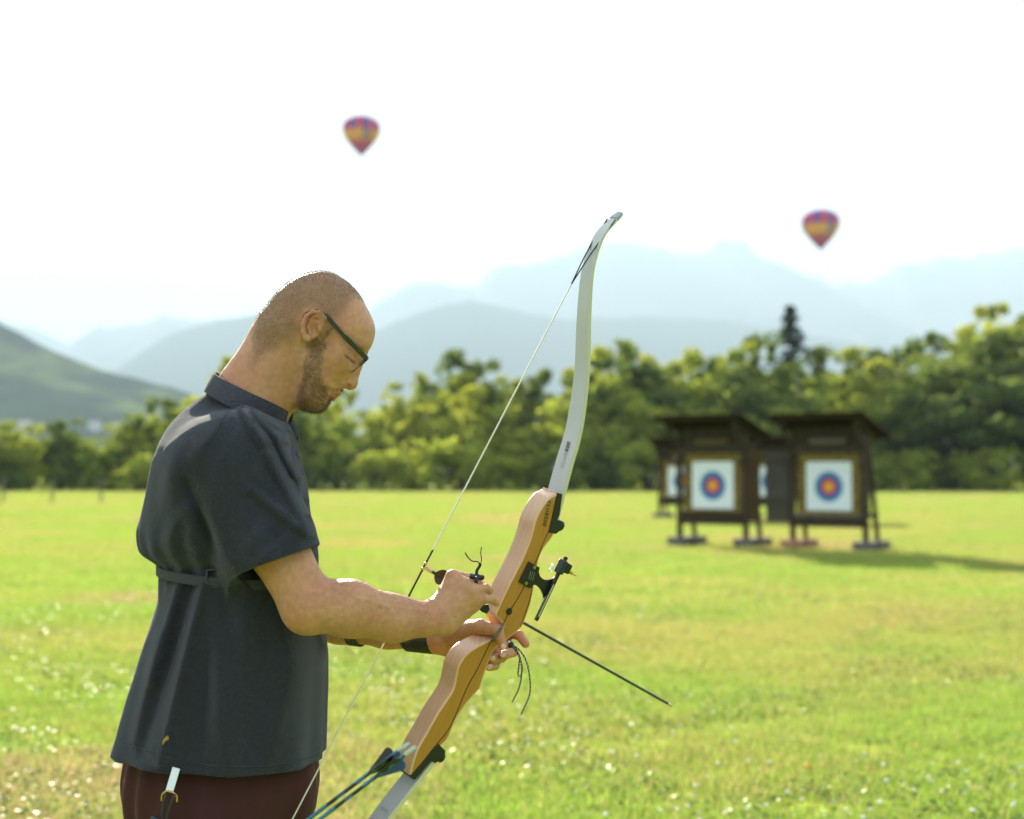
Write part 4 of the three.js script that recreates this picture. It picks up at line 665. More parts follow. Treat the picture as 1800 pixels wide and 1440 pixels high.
// short hairs on scalp and jaw
{
  const p = bodyGeo.attributes.position, n = bodyGeo.attributes.normal, ix = bodyGeo.index, r = rng(404);
  const make = (mask, count, len, width, down, name, m) => {
    const pos = [], tri = []; for (let t = 0; t < ix.count; t += 3) { const a = ix.getX(t), y = p.getY(a), z = p.getZ(a); if (name === 'arm_hair') { const [u, v] = armSide(p.getX(a), y); if (z < -2.45) continue; if (mask(u, v) > 0.35) tri.push([t, mask(u, v)]); } else if (inHead(p.getX(a), y, z)) { const [u, v] = headSide(p.getX(a), y); if (mask(u, v) > 0.35) tri.push([t, mask(u, v)]); } }
    let made = 0, guard = 0; while (made < count && guard++ < count * 6) {
      const [t, w] = tri[Math.floor(r() * tri.length)]; if (r() > w) continue; made++;
      let a = r(), b = r(); if (a + b > 1) { a = 1 - a; b = 1 - b; } const I = [ix.getX(t), ix.getX(t + 1), ix.getX(t + 2)], W = [1 - a - b, a, b];
      const g = (at, k) => W[0] * at.getComponent(I[0], k) + W[1] * at.getComponent(I[1], k) + W[2] * at.getComponent(I[2], k);
      const q = V(g(p, 0), g(p, 1), g(p, 2)), nn = V(g(n, 0), g(n, 1), g(n, 2)), dir = nn.clone().multiplyScalar(1).add(V(down[0], down[1], down[2])).add(V(r() - 0.5, r() - 0.5, r() - 0.5).multiplyScalar(0.9)).normalize(), e = q.clone().addScaledVector(dir, len * (0.5 + r())), s = dir.clone().cross(V(r() - 0.5, r() - 0.5, r() - 0.5)).normalize().multiplyScalar(width);
      pos.push(q.x - s.x, q.y - s.y, q.z - s.z, q.x + s.x, q.y + s.y, q.z + s.z, e.x, e.y, e.z);
    }
    const geo = new THREE.BufferGeometry(); geo.setAttribute('position', new THREE.Float32BufferAttribute(pos, 3)); geo.computeVertexNormals(); const o = part(name, geo, m, archer); o.userData.kind = 'stuff'; return o;
  };
  make(scalpness, 16000, 0.0022, 0.00022, [-0.3, 0.1, 0], 'cropped_hair', std(0.16, 0.105, 0.058, 0.6, { side: THREE.DoubleSide }));
  make((u, v) => (u > 560 && u < 770 && v > 960 && v < 1160) || (u > 760 && u < 800 && v > 1030 && v < 1100) ? 1 : 0, 3200, 0.0075, 0.00012, [1.6, -0.6, 0], 'arm_hair', std(0.30, 0.19, 0.10, 0.5, { side: THREE.DoubleSide }));
  make(beardness, 6000, 0.0050, 0.00026, [0.25, -1.0, 0], 'beard', std(0.17, 0.105, 0.055, 0.6, { side: THREE.DoubleSide }));
}
// eyeballs, mostly under the lids
for (const s of [-1, 1]) { const e = part('eye', new THREE.SphereGeometry(0.0118, 20, 14).applyMatrix4(new THREE.Matrix4().setPosition(H(607.6, 630.5, s * 0.031))), std(0.5, 0.46, 0.43, 0.15), archer); }

// ---- polo shirt
{
  const rows = [[668, 392, 470, 0.070], [690, 371, 486, 0.062], [705, 346, 500, 0.071], [730, 318, 512, 0.097], [745, 308, 516, 0.128], [760, 300, 519, 0.152], [785, 290, 521, 0.186], [810, 282, 524, 0.203], [840, 275, 533, 0.205], [875, 268, 538, 0.200], [905, 260, 541, 0.196], [930, 253.5, 545, 0.194], [950, 255, 549, 0.192], [968, 259, 551, 0.186], [979, 272, 552, 0.180], [986, 286, 553, 0.174], [994, 291, 553, 0.172], [1010, 290, 554, 0.172], [1050, 288, 560, 0.178], [1104, 272, 567, 0.188], [1157, 255, 573.5, 0.196], [1212, 238, 572, 0.203], [1268, 222, 568.5, 0.208], [1319, 206, 566, 0.212], [1400, 196, 563, 0.215]];
  const world = rows.map(([py, a, b, w]) => { const p = H(a, py), q = H(b, py); return [-p.y, (p.x + q.x) / 2, (q.x - p.x) / 2, w]; });
  const slice = table(world);
  const slab = (grow) => (x, y, z) => {
    let s = [0, 0, 0]; for (const e of [-0.004, 0, 0.004]) { const q = slice(-(y + e)); s = s.map((v, k) => v + q[k] / 3); }
    const [cx, hx, hz] = s, p = 2.35, a = Math.abs(x - cx) / (hx + grow), b = Math.abs(z + D0) / (hz + grow);
    return (Math.pow(Math.pow(a, p) + Math.pow(b, p), 1 / p) - 1) * Math.min(hx, hz) * 0.9;
  };
  const hemC = H(385, 1319), hemN = V(-0.058, -1, 0).normalize();                        // hem: lower in front
  const below = (o, n, off = 0) => (x, y, z) => (x - o.x) * n.x + (y - o.y) * n.y + (z - o.z) * n.z - off;
  const ops = [];
  // fold lines: [from, to, half width, height]
  const N = (px, py, d) => P(px, py, d);
  const folds = [
[N(404, 706, 2.3), N(470, 780, 2.3), 0.0055, 0.0026], [N(450, 752, 2.3), N(506, 852, 2.3), 0.0050, 0.0030], [N(420, 706, 2.3), N(492, 775, 2.3), 0.0050, 0.0026], [N(482, 764, 2.3), N(516, 838, 2.3), 0.0045, 0.0028], [N(440, 716, 2.3), N(500, 766, 2.3), 0.0045, 0.0020], [N(470, 800, 2.3), N(546, 928, 2.3), 0.0060, 0.0034], [N(452, 862, 2.3), N(546, 938, 2.3), 0.0060, 0.0028], [N(505, 770, 2.3), N(528, 870, 2.3), 0.0050, 0.0024],
    [N(462, 830, 2.24), N(556, 950, 2.24), 0.010, 0.0030], [N(375, 900, 2.26), N(425, 1005, 2.24), 0.012, 0.0030], [N(450, 880, 2.23), N(520, 975, 2.23), 0.012, -0.0025],
    [N(336, 850, 2.31), N(385, 965, 2.29), 0.010, -0.006], [N(320, 830, 2.33), N(300, 940, 2.34), 0.016, 0.004], [N(345, 900, 2.31), N(330, 975, 2.32), 0.012, 0.004],
    [N(350, 1035, 2.33), N(288, 1335, 2.30), 0.010, 0.0075], [N(368, 1035, 2.33), N(402, 1345, 2.29), 0.014, 0.0045], [N(330, 1035, 2.33), N(250, 1320, 2.34), 0.014, -0.006], [N(385, 1060, 2.32), N(345, 1340, 2.29), 0.018, -0.004], [N(492, 1090, 2.335), N(512, 1230, 2.32), 0.016, 0.0035], [N(540, 1100, 2.40), N(562, 1190, 2.40), 0.009, 0.0045], [N(300, 1040, 2.40), N(262, 1200, 2.38), 0.010, 0.005], [N(420, 1050, 2.325), N(438, 1160, 2.31), 0.014, 0.0035], [N(505, 1180, 2.33), N(470, 1340, 2.29), 0.018, 0.004], [N(440, 1140, 2.30), N(436, 1350, 2.28), 0.016, -0.003], [N(556, 1200, 2.40), N(560, 1330, 2.40), 0.012, -0.004], [N(270, 1120, 2.42), N(228, 1310, 2.42), 0.012, 0.004],
      [N(398, 738, 2.3), N(352, 800, 2.3), 0.012, 0.0030], [N(420, 770, 2.3), N(395, 900, 2.3), 0.018, 0.0025], [N(500, 905, 2.3), N(425, 985, 2.3), 0.012, 0.0028], [N(540, 915, 2.3), N(470, 985, 2.3), 0.009, 0.0026], [N(310, 800, 2.3), N(282, 900, 2.3), 0.014, 0.0030], [N(345, 880, 2.3), N(290, 960, 2.3), 0.012, 0.0034], [N(478, 790, 2.3), N(500, 960, 2.3), 0.014, -0.0024],
  ].map(([a, b, w, h]) => { const p = sideOf(a.x, a.y, a.z), q = sideOf(b.x, b.y, b.z); return { p, ex: q[0] - p[0], ey: q[1] - p[1], w: w * 880, h: h * (w < 0.0065 ? 2.7 : 1.8) }; });
  const crease = (x, y, z) => { let s = 0.0022 * fbm(x * 9, y * 7, z * 9, 3) + 0.0010 * fbm(x * 30, y * 22, z * 30, 2); if (z > -D0 - 0.02) { const [u, v] = clothSide(x, y), side = smooth(-D0 - 0.02, -D0 + 0.04, z); for (const { p, ex, ey, w, h } of folds) { const k = clamp(((u - p[0]) * ex + (v - p[1]) * ey) / (ex * ex + ey * ey)), d = Math.hypot(u - p[0] - ex * k, v - p[1] - ey * k) / w; if (d < 3.2) s += h * side * Math.exp(-d * d * 0.5) * (0.35 + 0.65 * Math.sin(Math.PI * clamp(k * 0.8 + 0.12))); } } { const g = (y - H(300, 975).y) / 0.045; s += 0.0028 * (Math.exp(-g * g) - 0.0) * Math.sin(Math.atan2(z + D0, x - H(415, 900).x) * 27 + 3 * fbm(x * 7, y * 3, z * 7, 2)); } const t = smooth(H(300, 1010).y, H(300, 1320).y, y); s += t * (z < -D0 - 0.02 || true ? 0.0035 : 0) * Math.sin(Math.atan2(z + D0, (x + 0.5)) * 11 + 2 * fbm(x * 4, y * 3, z * 4, 2)); return s; };
  const wrinkled = (fn) => (x, y, z) => fn(x, y, z) - crease(x, y, z);
  const torso = slab(0);
  ops.push(['add', wrinkled(torso), 0]);
  ops.push(['add', wrinkled(cone(P(412, 772, 2.41), P(408, 812, 2.355), 0.036, 0.066)), 0.06]);
  ops.push(['add', wrinkled(cone(P(418, 774, 2.59), P(432, 812, 2.66), 0.036, 0.066)), 0.06]);
  // sleeves: wide tubes cut off at the hem, hollow
  const sleeveEnd = P(485, 987, 2.302), sleeveTop = P(413, 815, 2.345), ax = sleeveEnd.clone().sub(sleeveTop).normalize(), hemAxis = V(0.345, -0.938, 0.03).normalize();
  const far = sleeveEnd.clone().addScaledVector(ax, 0.06);
  const clipped = (fn, o, n) => { const pl = below(o, n); return (x, y, z) => Math.max(fn(x, y, z), pl(x, y, z)); };
  ops.push(['add', clipped(wrinkled(flatCone(sleeveTop, far, 0.076, 0.0715, V(0, 0, 1), 0.9)), sleeveEnd, hemAxis), 0.055]);
  const endL = P(476, 990, 2.725), topL = P(432, 800, 2.68), axL = endL.clone().sub(topL).normalize();
  ops.push(['add', clipped(cone(topL, endL.clone().addScaledVector(axL, 0.06), 0.072, 0.062), endL, axL), 0.03]);
  const inner = (fn, o, n, from) => { const pl = below(o, n); return (x, y, z) => Math.max(fn(x, y, z), -pl(x, y, z) - from); };
  ops.push(['cut', inner((() => { const f = wrinkled(flatCone(sleeveTop, far, 0.076, 0.0715, V(0, 0, 1), 0.9)); return (x, y, z) => f(x, y, z) + 0.0075; })(), sleeveEnd, hemAxis, 0.05), 0]);
  ops.push(['keep', below(hemC, hemN), 0]);
  const within = slab(0); ops.push(['cut', inner((x, y, z) => within(x, y, z) - crease(x, y, z) + 0.0075, hemC, hemN, 0.06), 0]);
  { const a = H(368, 672), b = H(507, 744), t = b.clone().sub(a).normalize(); ops.push(['keep', below(a, V(-t.y, t.x, 0)), 0.004]); }
  // opening for the neck
  ops.push(['cut', cone(H(446, 705), H(500, 640), 0.064, 0.068), 0.004]);
  const weave = texture(256, (u, v) => { const a = 0.5 + 0.25 * Math.sin(u * 6.283 * 32) * Math.sin(v * 6.283 * 32) + 0.35 * tnoise(u, v, 90, 3); return [a, a, a]; }, false, 24);
  const tone = texture(256, (u, v) => { const a = 0.84 + 0.16 * tnoise(u, v, 110, 5) + 0.08 * tnoise(u, v, 25, 2); return [a, a, a]; }, false, 11);
  const cotton = std(0.047, 0.049, 0.062, 0.92, { map: tone, bumpMap: weave, bumpScale: 0.0011, sheen: 0.8, sheenRoughness: 0.45, sheenColor: new THREE.Color(0.75, 0.8, 0.95), specularIntensity: 0.25 });
  const shirt = part('polo_shirt', surface(ops, V(-0.76, 0.82, -2.80), V(-0.28, 1.60, -2.18), 0.0029, { slack: 1.6, uv: (x, y, z) => [Math.atan2(z + D0 + 0.02, x - H(430, 900).x) * 0.21, y] }), cotton, archer);
  // collar leaf round the neck
  const ring = (n, f) => { const pos = [], idx = []; for (let i = 0; i <= n; i++) { const loop = f(i / n); loop.forEach(q => pos.push(q.x, q.y, q.z)); if (i) { const m = loop.length, a = (i - 1) * m, b = i * m; for (let k = 0; k < m; k++) idx.push(a + k, b + k, b + (k + 1) % m, a + k, b + (k + 1) % m, a + (k + 1) % m); } } const m = pos.length / 3 / (n + 1); for (const e of [0, n * m]) for (let k = 1; k < m - 1; k++) idx.push(e, e + k, e + k + 1); const g = new THREE.BufferGeometry(); g.setAttribute('position', new THREE.Float32BufferAttribute(pos, 3)); g.setIndex(idx); g.computeVertexNormals(); const uv = new Float32Array(pos.length / 3 * 2); for (let i = 0; i < pos.length / 3; i++) { uv[i * 2] = pos[i * 3] + pos[i * 3 + 2]; uv[i * 2 + 1] = pos[i * 3 + 1]; } g.setAttribute('uv', new THREE.BufferAttribute(uv, 2)); return g; };
  const collarAt = (t, which, out) => {       // t: -1 far front tip, 0 nape, 1 near front tip
    const a = Math.abs(t), th = a * 2.86, s = Math.sign(t), e = Math.pow(Math.abs(Math.sin(th)), 0.8), c = Math.cos(th);
    const top = H(lerp(512, 380, (c + 1) / 2), lerp(728, 655, (c + 1) / 2) + 3 * Math.sin(th * 2)), low = H(lerp(503, 367, (c + 1) / 2), lerp(764, 688, (c + 1) / 2));
    const p = which ? top : low; p.z = -D0 + s * e * (which ? 0.072 + out : 0.112 + out); p.x += -c * out; return p;
  };
  part('collar', ring(72, (k) => { const t = k * 2 - 1; return [collarAt(t, 0, 0), collarAt(t, 0, 0.003), collarAt(t, 0, 0.003).lerp(collarAt(t, 1, 0.003), 0.5).add(V(0, 0.001, 0)), collarAt(t, 1, 0.002), collarAt(t, 1, -0.002), collarAt(t, 0, -0.002).lerp(collarAt(t, 1, -0.004), 0.6)]; }), cotton, shirt);
  // the front placket and its buttons
  const pk = [[512, 740], [521, 757], [519, 775], [522, 806], [531, 832]].map(([x, y]) => H(x, y, 0.004));
  part('placket', merged(pk.slice(0, -1).map((p, i) => boxBetween(p, pk[i + 1].clone().addScaledVector(pk[i + 1].clone().sub(p).normalize(), 0.003), 0.030, 0.005, V(0, 0, 1)))), cotton, shirt);
  part('placket_flap', new THREE.SphereGeometry(1, 20, 14).scale(0.010, 0.0145, 0.017).rotateZ(0.35).translate(H(515, 756, 0.016).x, H(515, 756).y, -D0 + 0.018), cotton, shirt);
  for (const y of [770, 800]) part('button', new THREE.CylinderGeometry(0.005, 0.005, 0.002, 16).rotateZ(Math.PI / 2).translate(H(523, y).x + 0.002, H(523, y).y, -D0 + 0.004), std(0.05, 0.05, 0.06, 0.3), shirt);
  const onShirt = (px, py) => { const r = rayOf(px, py).normalize(), o = V(0, EYE, 0); let t = 2.0; for (let k = 0; k < 160; k++) { const d = evalOps(ops, o.x + r.x * t, o.y + r.y * t, o.z + r.z * t); if (d < 0.0003 || t > 3) break; t += Math.max(d * 0.6, 0.0004); } return o.addScaledVector(r, t); };
  const seam = (list, r, name) => { const c = new THREE.CatmullRomCurve3(list.map(([x, y]) => V(x, y, 0))).getPoints(list.length * 8); part(name, tube(c.map(q => onShirt(q.x, q.y)), r, c.length * 2, 6), cotton, shirt); };
  seam([[407, 999], [440, 988], [500, 966], [549, 947]], 0.0008, 'sleeve_hem_seam'); seam([[214, 1304], [250, 1317], [320, 1338], [400, 1347], [470, 1346], [530, 1336], [560, 1326]], 0.0008, 'bottom_hem_seam');
  seam([[402, 722], [378, 760], [352, 805], [342, 850], [352, 885]], 0.0009, 'armhole_seam'); seam([[394, 708], [420, 722], [452, 746]], 0.0008, 'shoulder_seam');
  { const sh = new THREE.Shape(); sh.moveTo(0, 0); sh.quadraticCurveTo(-0.010, -0.008, -0.006, -0.017); sh.quadraticCurveTo(-0.004, -0.010, 0.001, -0.006); sh.lineTo(-0.002, -0.011); sh.quadraticCurveTo(0.004, -0.006, 0, 0); const c = onShirt(295, 1293), a = onShirt(300, 1300), b = onShirt(288, 1300), x = a.clone().sub(b).normalize(), y = c.clone().sub(a.clone().add(b).multiplyScalar(0.5)).normalize(), z = x.clone().cross(y).normalize(); part('embroidered_mark', new THREE.ExtrudeGeometry(sh, { depth: 0.0016, bevelEnabled: false }).applyMatrix4(frame(c, x, z.clone().cross(x), z)), std(0.45, 0.26, 0.04, 0.6), shirt); }
}
// ---- trousers and shoes
{
  const ops = [], legs = [0.095, -0.095], m = std(0.058, 0.022, 0.020, 0.9, { sheen: 0.3, sheenRoughness: 0.6, sheenColor: new THREE.Color(0.9, 0.5, 0.5), specularIntensity: 0.3 });
  const hip = H(392, 1330), ridge = (x, y, z) => 0.007 * fbm(x * 13, y * 5, z * 13, 3) + 0.003 * Math.sin((x + z * 0.6) * 90 + 4 * fbm(x * 6, y * 4, z * 6, 2));
  const w = (fn) => (x, y, z) => fn(x, y, z) - ridge(x, y, z);
  ops.push(['add', w(ball(V(hip.x, 0.84, -D0), 0.163, 0.16, 0.185)), 0]); ops.push(['add', w(cone(V(hip.x, 0.96, -D0), V(hip.x, 0.86, -D0), 0.148, 0.158)), 0.03]);
  for (const q of legs) { ops.push(['add', w(cone(V(hip.x + 0.005, 0.80, -D0 + q), V(hip.x + 0.01, 0.46, -D0 + q * 1.1), 0.095, 0.070)), 0.04]); ops.push(['add', w(cone(V(hip.x + 0.01, 0.46, -D0 + q * 1.1), V(hip.x - 0.01, 0.10, -D0 + q * 1.2), 0.070, 0.066)), 0.03]); }
  ops.push(['keep', (x, y) => y - 0.955, 0]); ops.push(['keep', (x, y) => 0.055 - y, 0]);
  ops.push(['cut', cone(P(508, 1360, 2.36), P(503, 1500, 2.36), 0.010, 0.013), 0.012]); ops.push(['cut', cone(P(402, 1350, 2.30), P(380, 1500, 2.29), 0.003, 0.004), 0.008]);
  const t = part('trousers', surface(ops, V(hip.x - 0.22, 0.03, -D0 - 0.24), V(hip.x + 0.22, 1.0, -D0 + 0.24), 0.006, { slack: 1.5 }), m, archer);
  part('pocket_button', new THREE.SphereGeometry(0.006, 12, 8).scale(0.5, 1, 1).translate(P(233, 1374, 2.50).x, P(233, 1374, 2.50).y, -2.50), std(0.03, 0.015, 0.015, 0.4), t);
  part('pocket_welt', rod(P(234, 1368, 2.46), P(262, 1384, 2.36), 0.0022, 0.0022, 8), m, t);
  for (const q of legs) { const sh = []; sh.push(['add', cone(V(hip.x - 0.05, 0.045, -D0 + q * 1.2), V(hip.x + 0.16, 0.038, -D0 + q * 1.25), 0.042, 0.040), 0]); sh.push(['add', cone(V(hip.x - 0.03, 0.05, -D0 + q * 1.2), V(hip.x - 0.02, 0.11, -D0 + q * 1.2), 0.042, 0.046), 0.03]); sh.push(['keep', (x, y) => 0.006 - y, 0.004]); part('shoe', surface(sh, V(hip.x - 0.12, -0.01, -D0 + q * 1.22 - 0.07), V(hip.x + 0.24, 0.18, -D0 + q * 1.22 + 0.07), 0.006), std(0.05, 0.045, 0.04, 0.7), archer); }
}

// ---------------------------------------------------------------- what he wears and carries
{ // glasses
  const o = thing('eyeglasses', 'dark rimmed glasses on the archer\'s face', 'glasses', H(630, 620)), rimM = std(0.018, 0.018, 0.020, 0.25, { clearcoat: 0.5 }), lowM = std(0.30, 0.13, 0.045, 0.2, { transmission: 0.3, clearcoat: 0.5 });
  const e2 = H(619, 656).sub(H(646, 631)).normalize(), zz = V(0.104, -0.075, 1).normalize(), corner = H(645.5, 630.5), out = zz.clone().cross(e2).normalize();
  const lens = (s) => { const c = corner.clone().addScaledVector(e2, 0.0175); c.addScaledVector(zz, s * 0.034); const w = 0.0255, h = 0.0175, pts = []; for (let i = 0; i < 32; i++) { const a = i / 32 * 6.283, ca = Math.cos(a), sa = Math.sin(a); pts.push(c.clone().addScaledVector(zz, Math.sign(ca) * Math.pow(Math.abs(ca), 0.55) * w).addScaledVector(e2, Math.sign(sa) * Math.pow(Math.abs(sa), 0.55) * h)); }
    const upper = pts.slice(16).concat([pts[0]]), lower = pts.slice(0, 17);
    part('upper_rim', tube(upper, 0.0026, 40, 8), rimM, o); part('lower_rim', tube(lower, 0.0016, 40, 8), lowM, o);
    const sh = new THREE.Shape(pts.map(p => { const q = p.clone().sub(c); return new THREE.Vector2(q.dot(zz), q.dot(e2)); })); part('lens', new THREE.ExtrudeGeometry(sh, { depth: 0.0016, bevelEnabled: false }).translate(0, 0, -0.0008).applyMatrix4(frame(c, zz, e2, zz.clone().cross(e2))), new THREE.MeshPhysicalMaterial({ color: 0xffffff, roughness: 0.02, transmission: 1, thickness: 0, ior: 1.3 }), o); };
  lens(1); lens(-1);
  part('bridge', tube([corner.clone().addScaledVector(e2, 0.010).addScaledVector(zz, 0.009), corner.clone().addScaledVector(e2, 0.007), corner.clone().addScaledVector(e2, 0.010).addScaledVector(zz, -0.009)], 0.0022, 16, 8), rimM, o);
  for (const s of [1, -1]) { const at = (x, y, q) => { const p = H(x, y, q); p.z = -D0 + s * q; return p; }; const a = corner.clone().addScaledVector(e2, 0.001).addScaledVector(zz, s * 0.0625), b = at(606, 592, 0.073), c = at(572, 553, 0.0795), e = at(536, 553, 0.0765), f = at(531, 570, 0.072);
    part('temple', merged([boxBetween(a, b.clone().lerp(c, 0.02), 0.0086, 0.0030, V(1, 1, 0)), boxBetween(b, c, 0.0066, 0.0028, V(1, 1, 0)), tube([c, at(556, 546, 0.0795), e, f], 0.0024, 16, 8)]), rimM, o);
    part('hinge_block', boxBetween(a, corner.clone().addScaledVector(e2, 0.003).addScaledVector(zz, s * 0.058), 0.006, 0.005, V(1, 1, 0)), rimM, o); }
}
{ // waist strap that gathers the shirt
  const o = thing('waist_strap', 'dark webbing strap with square buckle round the shirt waist', 'strap', H(380, 1000)), web = std(0.040, 0.042, 0.050, 0.85, { sheen: 0.3 });
  const c0 = H(291, 994), c1 = H(553, 1018), cx = (c0.x + c1.x) / 2, rx = (c1.x - c0.x) / 2 + 0.003, pts = [];
  for (let i = 0; i < 48; i++) { const a = i / 48 * 6.283, ca = Math.cos(a), sa = Math.sin(a), x = cx + Math.sign(ca) * Math.pow(Math.abs(ca), 0.86) * rx; pts.push(V(x, lerp(c0.y, c1.y, (x - c0.x) / (c1.x - c0.x)) - 0.004 * Math.sin(a), -D0 + Math.sign(sa) * Math.pow(Math.abs(sa), 0.86) * 0.180)); }
  const cur = new THREE.CatmullRomCurve3(pts, true), pos = [], idx = [], n = 120; for (let i = 0; i < n; i++) { const p = cur.getPoint(i / n), t = cur.getTangent(i / n), nn = V(t.z, 0, -t.x).normalize(); const s = nn.dot(V(p.x - cx, 0, p.z + D0)) > 0 ? 1 : -1; for (const [h, k] of [[-0.009, 0], [0.007, 0], [0.007, 0.003], [-0.009, 0.003]]) pos.push(p.x + nn.x * s * k, p.y + h, p.z + nn.z * s * k); for (let k = 0; k < 4; k++) { const a = i * 4 + k, b = i * 4 + (k + 1) % 4, c = ((i + 1) % n) * 4 + (k + 1) % 4, d = ((i + 1) % n) * 4 + k; idx.push(a, b, c, a, c, d); } }
  const g = new THREE.BufferGeometry(); g.setAttribute('position', new THREE.Float32BufferAttribute(pos, 3)); g.setIndex(idx); const f = g.toNonIndexed(); f.computeVertexNormals(); part('webbing', f, web, o);
  const b = P(375, 1014, 2.318), bar = (x, y, w, h) => new RoundedBoxGeometry(w, h, 0.004, 2, 0.0012).translate(b.x + x, b.y + y, b.z); part('buckle', merged([bar(-0.0105, 0, 0.004, 0.025), bar(0.0105, 0, 0.004, 0.025), bar(0, 0.0115, 0.021, 0.004), bar(0, -0.0115, 0.021, 0.004)]), std(0.02, 0.02, 0.022, 0.4), o);
}
{ // arm guard on the far forearm
  const o = thing('arm_guard', 'black arm guard strapped to the archer\'s far forearm', 'arm guard', P(700, 1130, 2.66)), m = std(0.018, 0.018, 0.019, 0.65);
  const along = wristL.clone().sub(elbowL).normalize(), el = elbowL, L = wristL.distanceTo(elbowL);
  const rAt = (t) => (t < 0.26 ? 0.040 : t < 0.62 ? lerp(0.040, 0.033, (t - 0.26) / 0.36) : lerp(0.033, 0.026, (t - 0.62) / 0.38)) + 0.0022;
  const X = V(0, 0, 1).addScaledVector(along, -along.z).normalize(), Y = along.clone().cross(X).normalize();
  const sheet = (t0, t1, a0, a1, edge, name) => { const pos = [], idx = [], n = 20, k = 24; for (const off of [0, 0.0026]) for (let i = 0; i <= n; i++) for (let j = 0; j <= k; j++) { const u = i / n, a = lerp(a0, a1, j / k), e = edge(j / k), t = lerp(t0 + e[0], t1 - e[1], u), p = el.clone().addScaledVector(along, t * L).addScaledVector(X, Math.cos(a) * (rAt(t) + off)).addScaledVector(Y, Math.sin(a) * (rAt(t) + off)); pos.push(p.x, p.y, p.z); }
    const q = (o2, i, j) => o2 * (n + 1) * (k + 1) + i * (k + 1) + j; for (let i = 0; i < n; i++) for (let j = 0; j < k; j++) { idx.push(q(1, i, j), q(1, i, j + 1), q(1, i + 1, j + 1), q(1, i, j), q(1, i + 1, j + 1), q(1, i + 1, j)); idx.push(q(0, i, j), q(0, i + 1, j + 1), q(0, i, j + 1), q(0, i, j), q(0, i + 1, j), q(0, i + 1, j + 1)); } for (let i = 0; i < n; i++) for (const j of [0, k]) idx.push(q(0, i, j), q(1, i, j), q(1, i + 1, j), q(0, i, j), q(1, i + 1, j), q(0, i + 1, j)); for (let j = 0; j < k; j++) for (const i of [0, n]) idx.push(q(0, i, j), q(1, i, j), q(1, i, j + 1), q(0, i, j), q(1, i, j + 1), q(0, i, j + 1));
    const g = new THREE.BufferGeometry(); g.setAttribute('position', new THREE.Float32BufferAttribute(pos, 3)); g.setIndex(idx); const f = g.toNonIndexed(); f.computeVertexNormals(); return part(name, f, m, o); };
  const bump = (u) => { const s = Math.sin(u * Math.PI * 2); return [0.05 * Math.abs(s), 0.035 * (1 - Math.abs(s))]; };
  sheet(0.74, 0.985, -Math.PI, Math.PI, bump, 'guard_plate'); sheet(0.36, 0.44, -Math.PI, Math.PI, () => [0, 0], 'elbow_strap');
}
{ // finger tab with its cord
  const o = thing('finger_tab', 'black finger tab with loose cord ends in the archer\'s near hand', 'finger tab', P(845, 1030, 2.40)), m = std(0.014, 0.014, 0.015, 0.55), p = (x, y, d = 2.39) => P(x, y, d);
  part('finger_loop', tube([p(841, 1012, 2.402), p(837.5, 1018, 2.394), p(837.5, 1026, 2.394), p(840, 1033, 2.400)], 0.0031, 20, 8), m, o);
  part('spacer', rod(p(825.5, 1012.5, 2.405), p(847, 1015.5, 2.405), 0.0044, 0.0044, 16), std(0.02, 0.03, 0.045, 0.3), o);
  part('spacer_cap', new THREE.SphereGeometry(0.0046, 14, 10).translate(p(847, 1015.5, 2.405).x, p(847, 1015.5, 2.405).y, -2.405), m, o);
  part('strap', tube([p(838.5, 1014, 2.402), p(838, 1004, 2.402), p(843, 995, 2.402), p(844.5, 991, 2.402)], 0.0027, 20, 8), m, o);
  part('cord_end', tube([p(844, 992, 2.402), p(846.5, 984), p(845, 972), p(846.5, 961.5)], 0.0008, 24, 6), m, o);
  part('cord_end', tube([p(844, 991, 2.402), p(838, 987), p(830, 986.5), p(822, 979), p(817.5, 971.5)], 0.0011, 24, 6), m, o);
  const leaf = new THREE.Shape(); const lp = [[842, 1066], [858, 1063], [860, 1072], [855.5, 1079], [851, 1077], [848, 1076], [843, 1072]].map(([x, y]) => { const q = p(x, y, 2.44); return new THREE.Vector2(q.x, q.y); }); part('leather_leaf', new THREE.ExtrudeGeometry(new THREE.Shape(lp), { depth: 0.003, bevelEnabled: true, bevelSize: 0.0005, bevelThickness: 0.0005, bevelSegments: 2 }).translate(0, 0, -2.445), m, o);
}
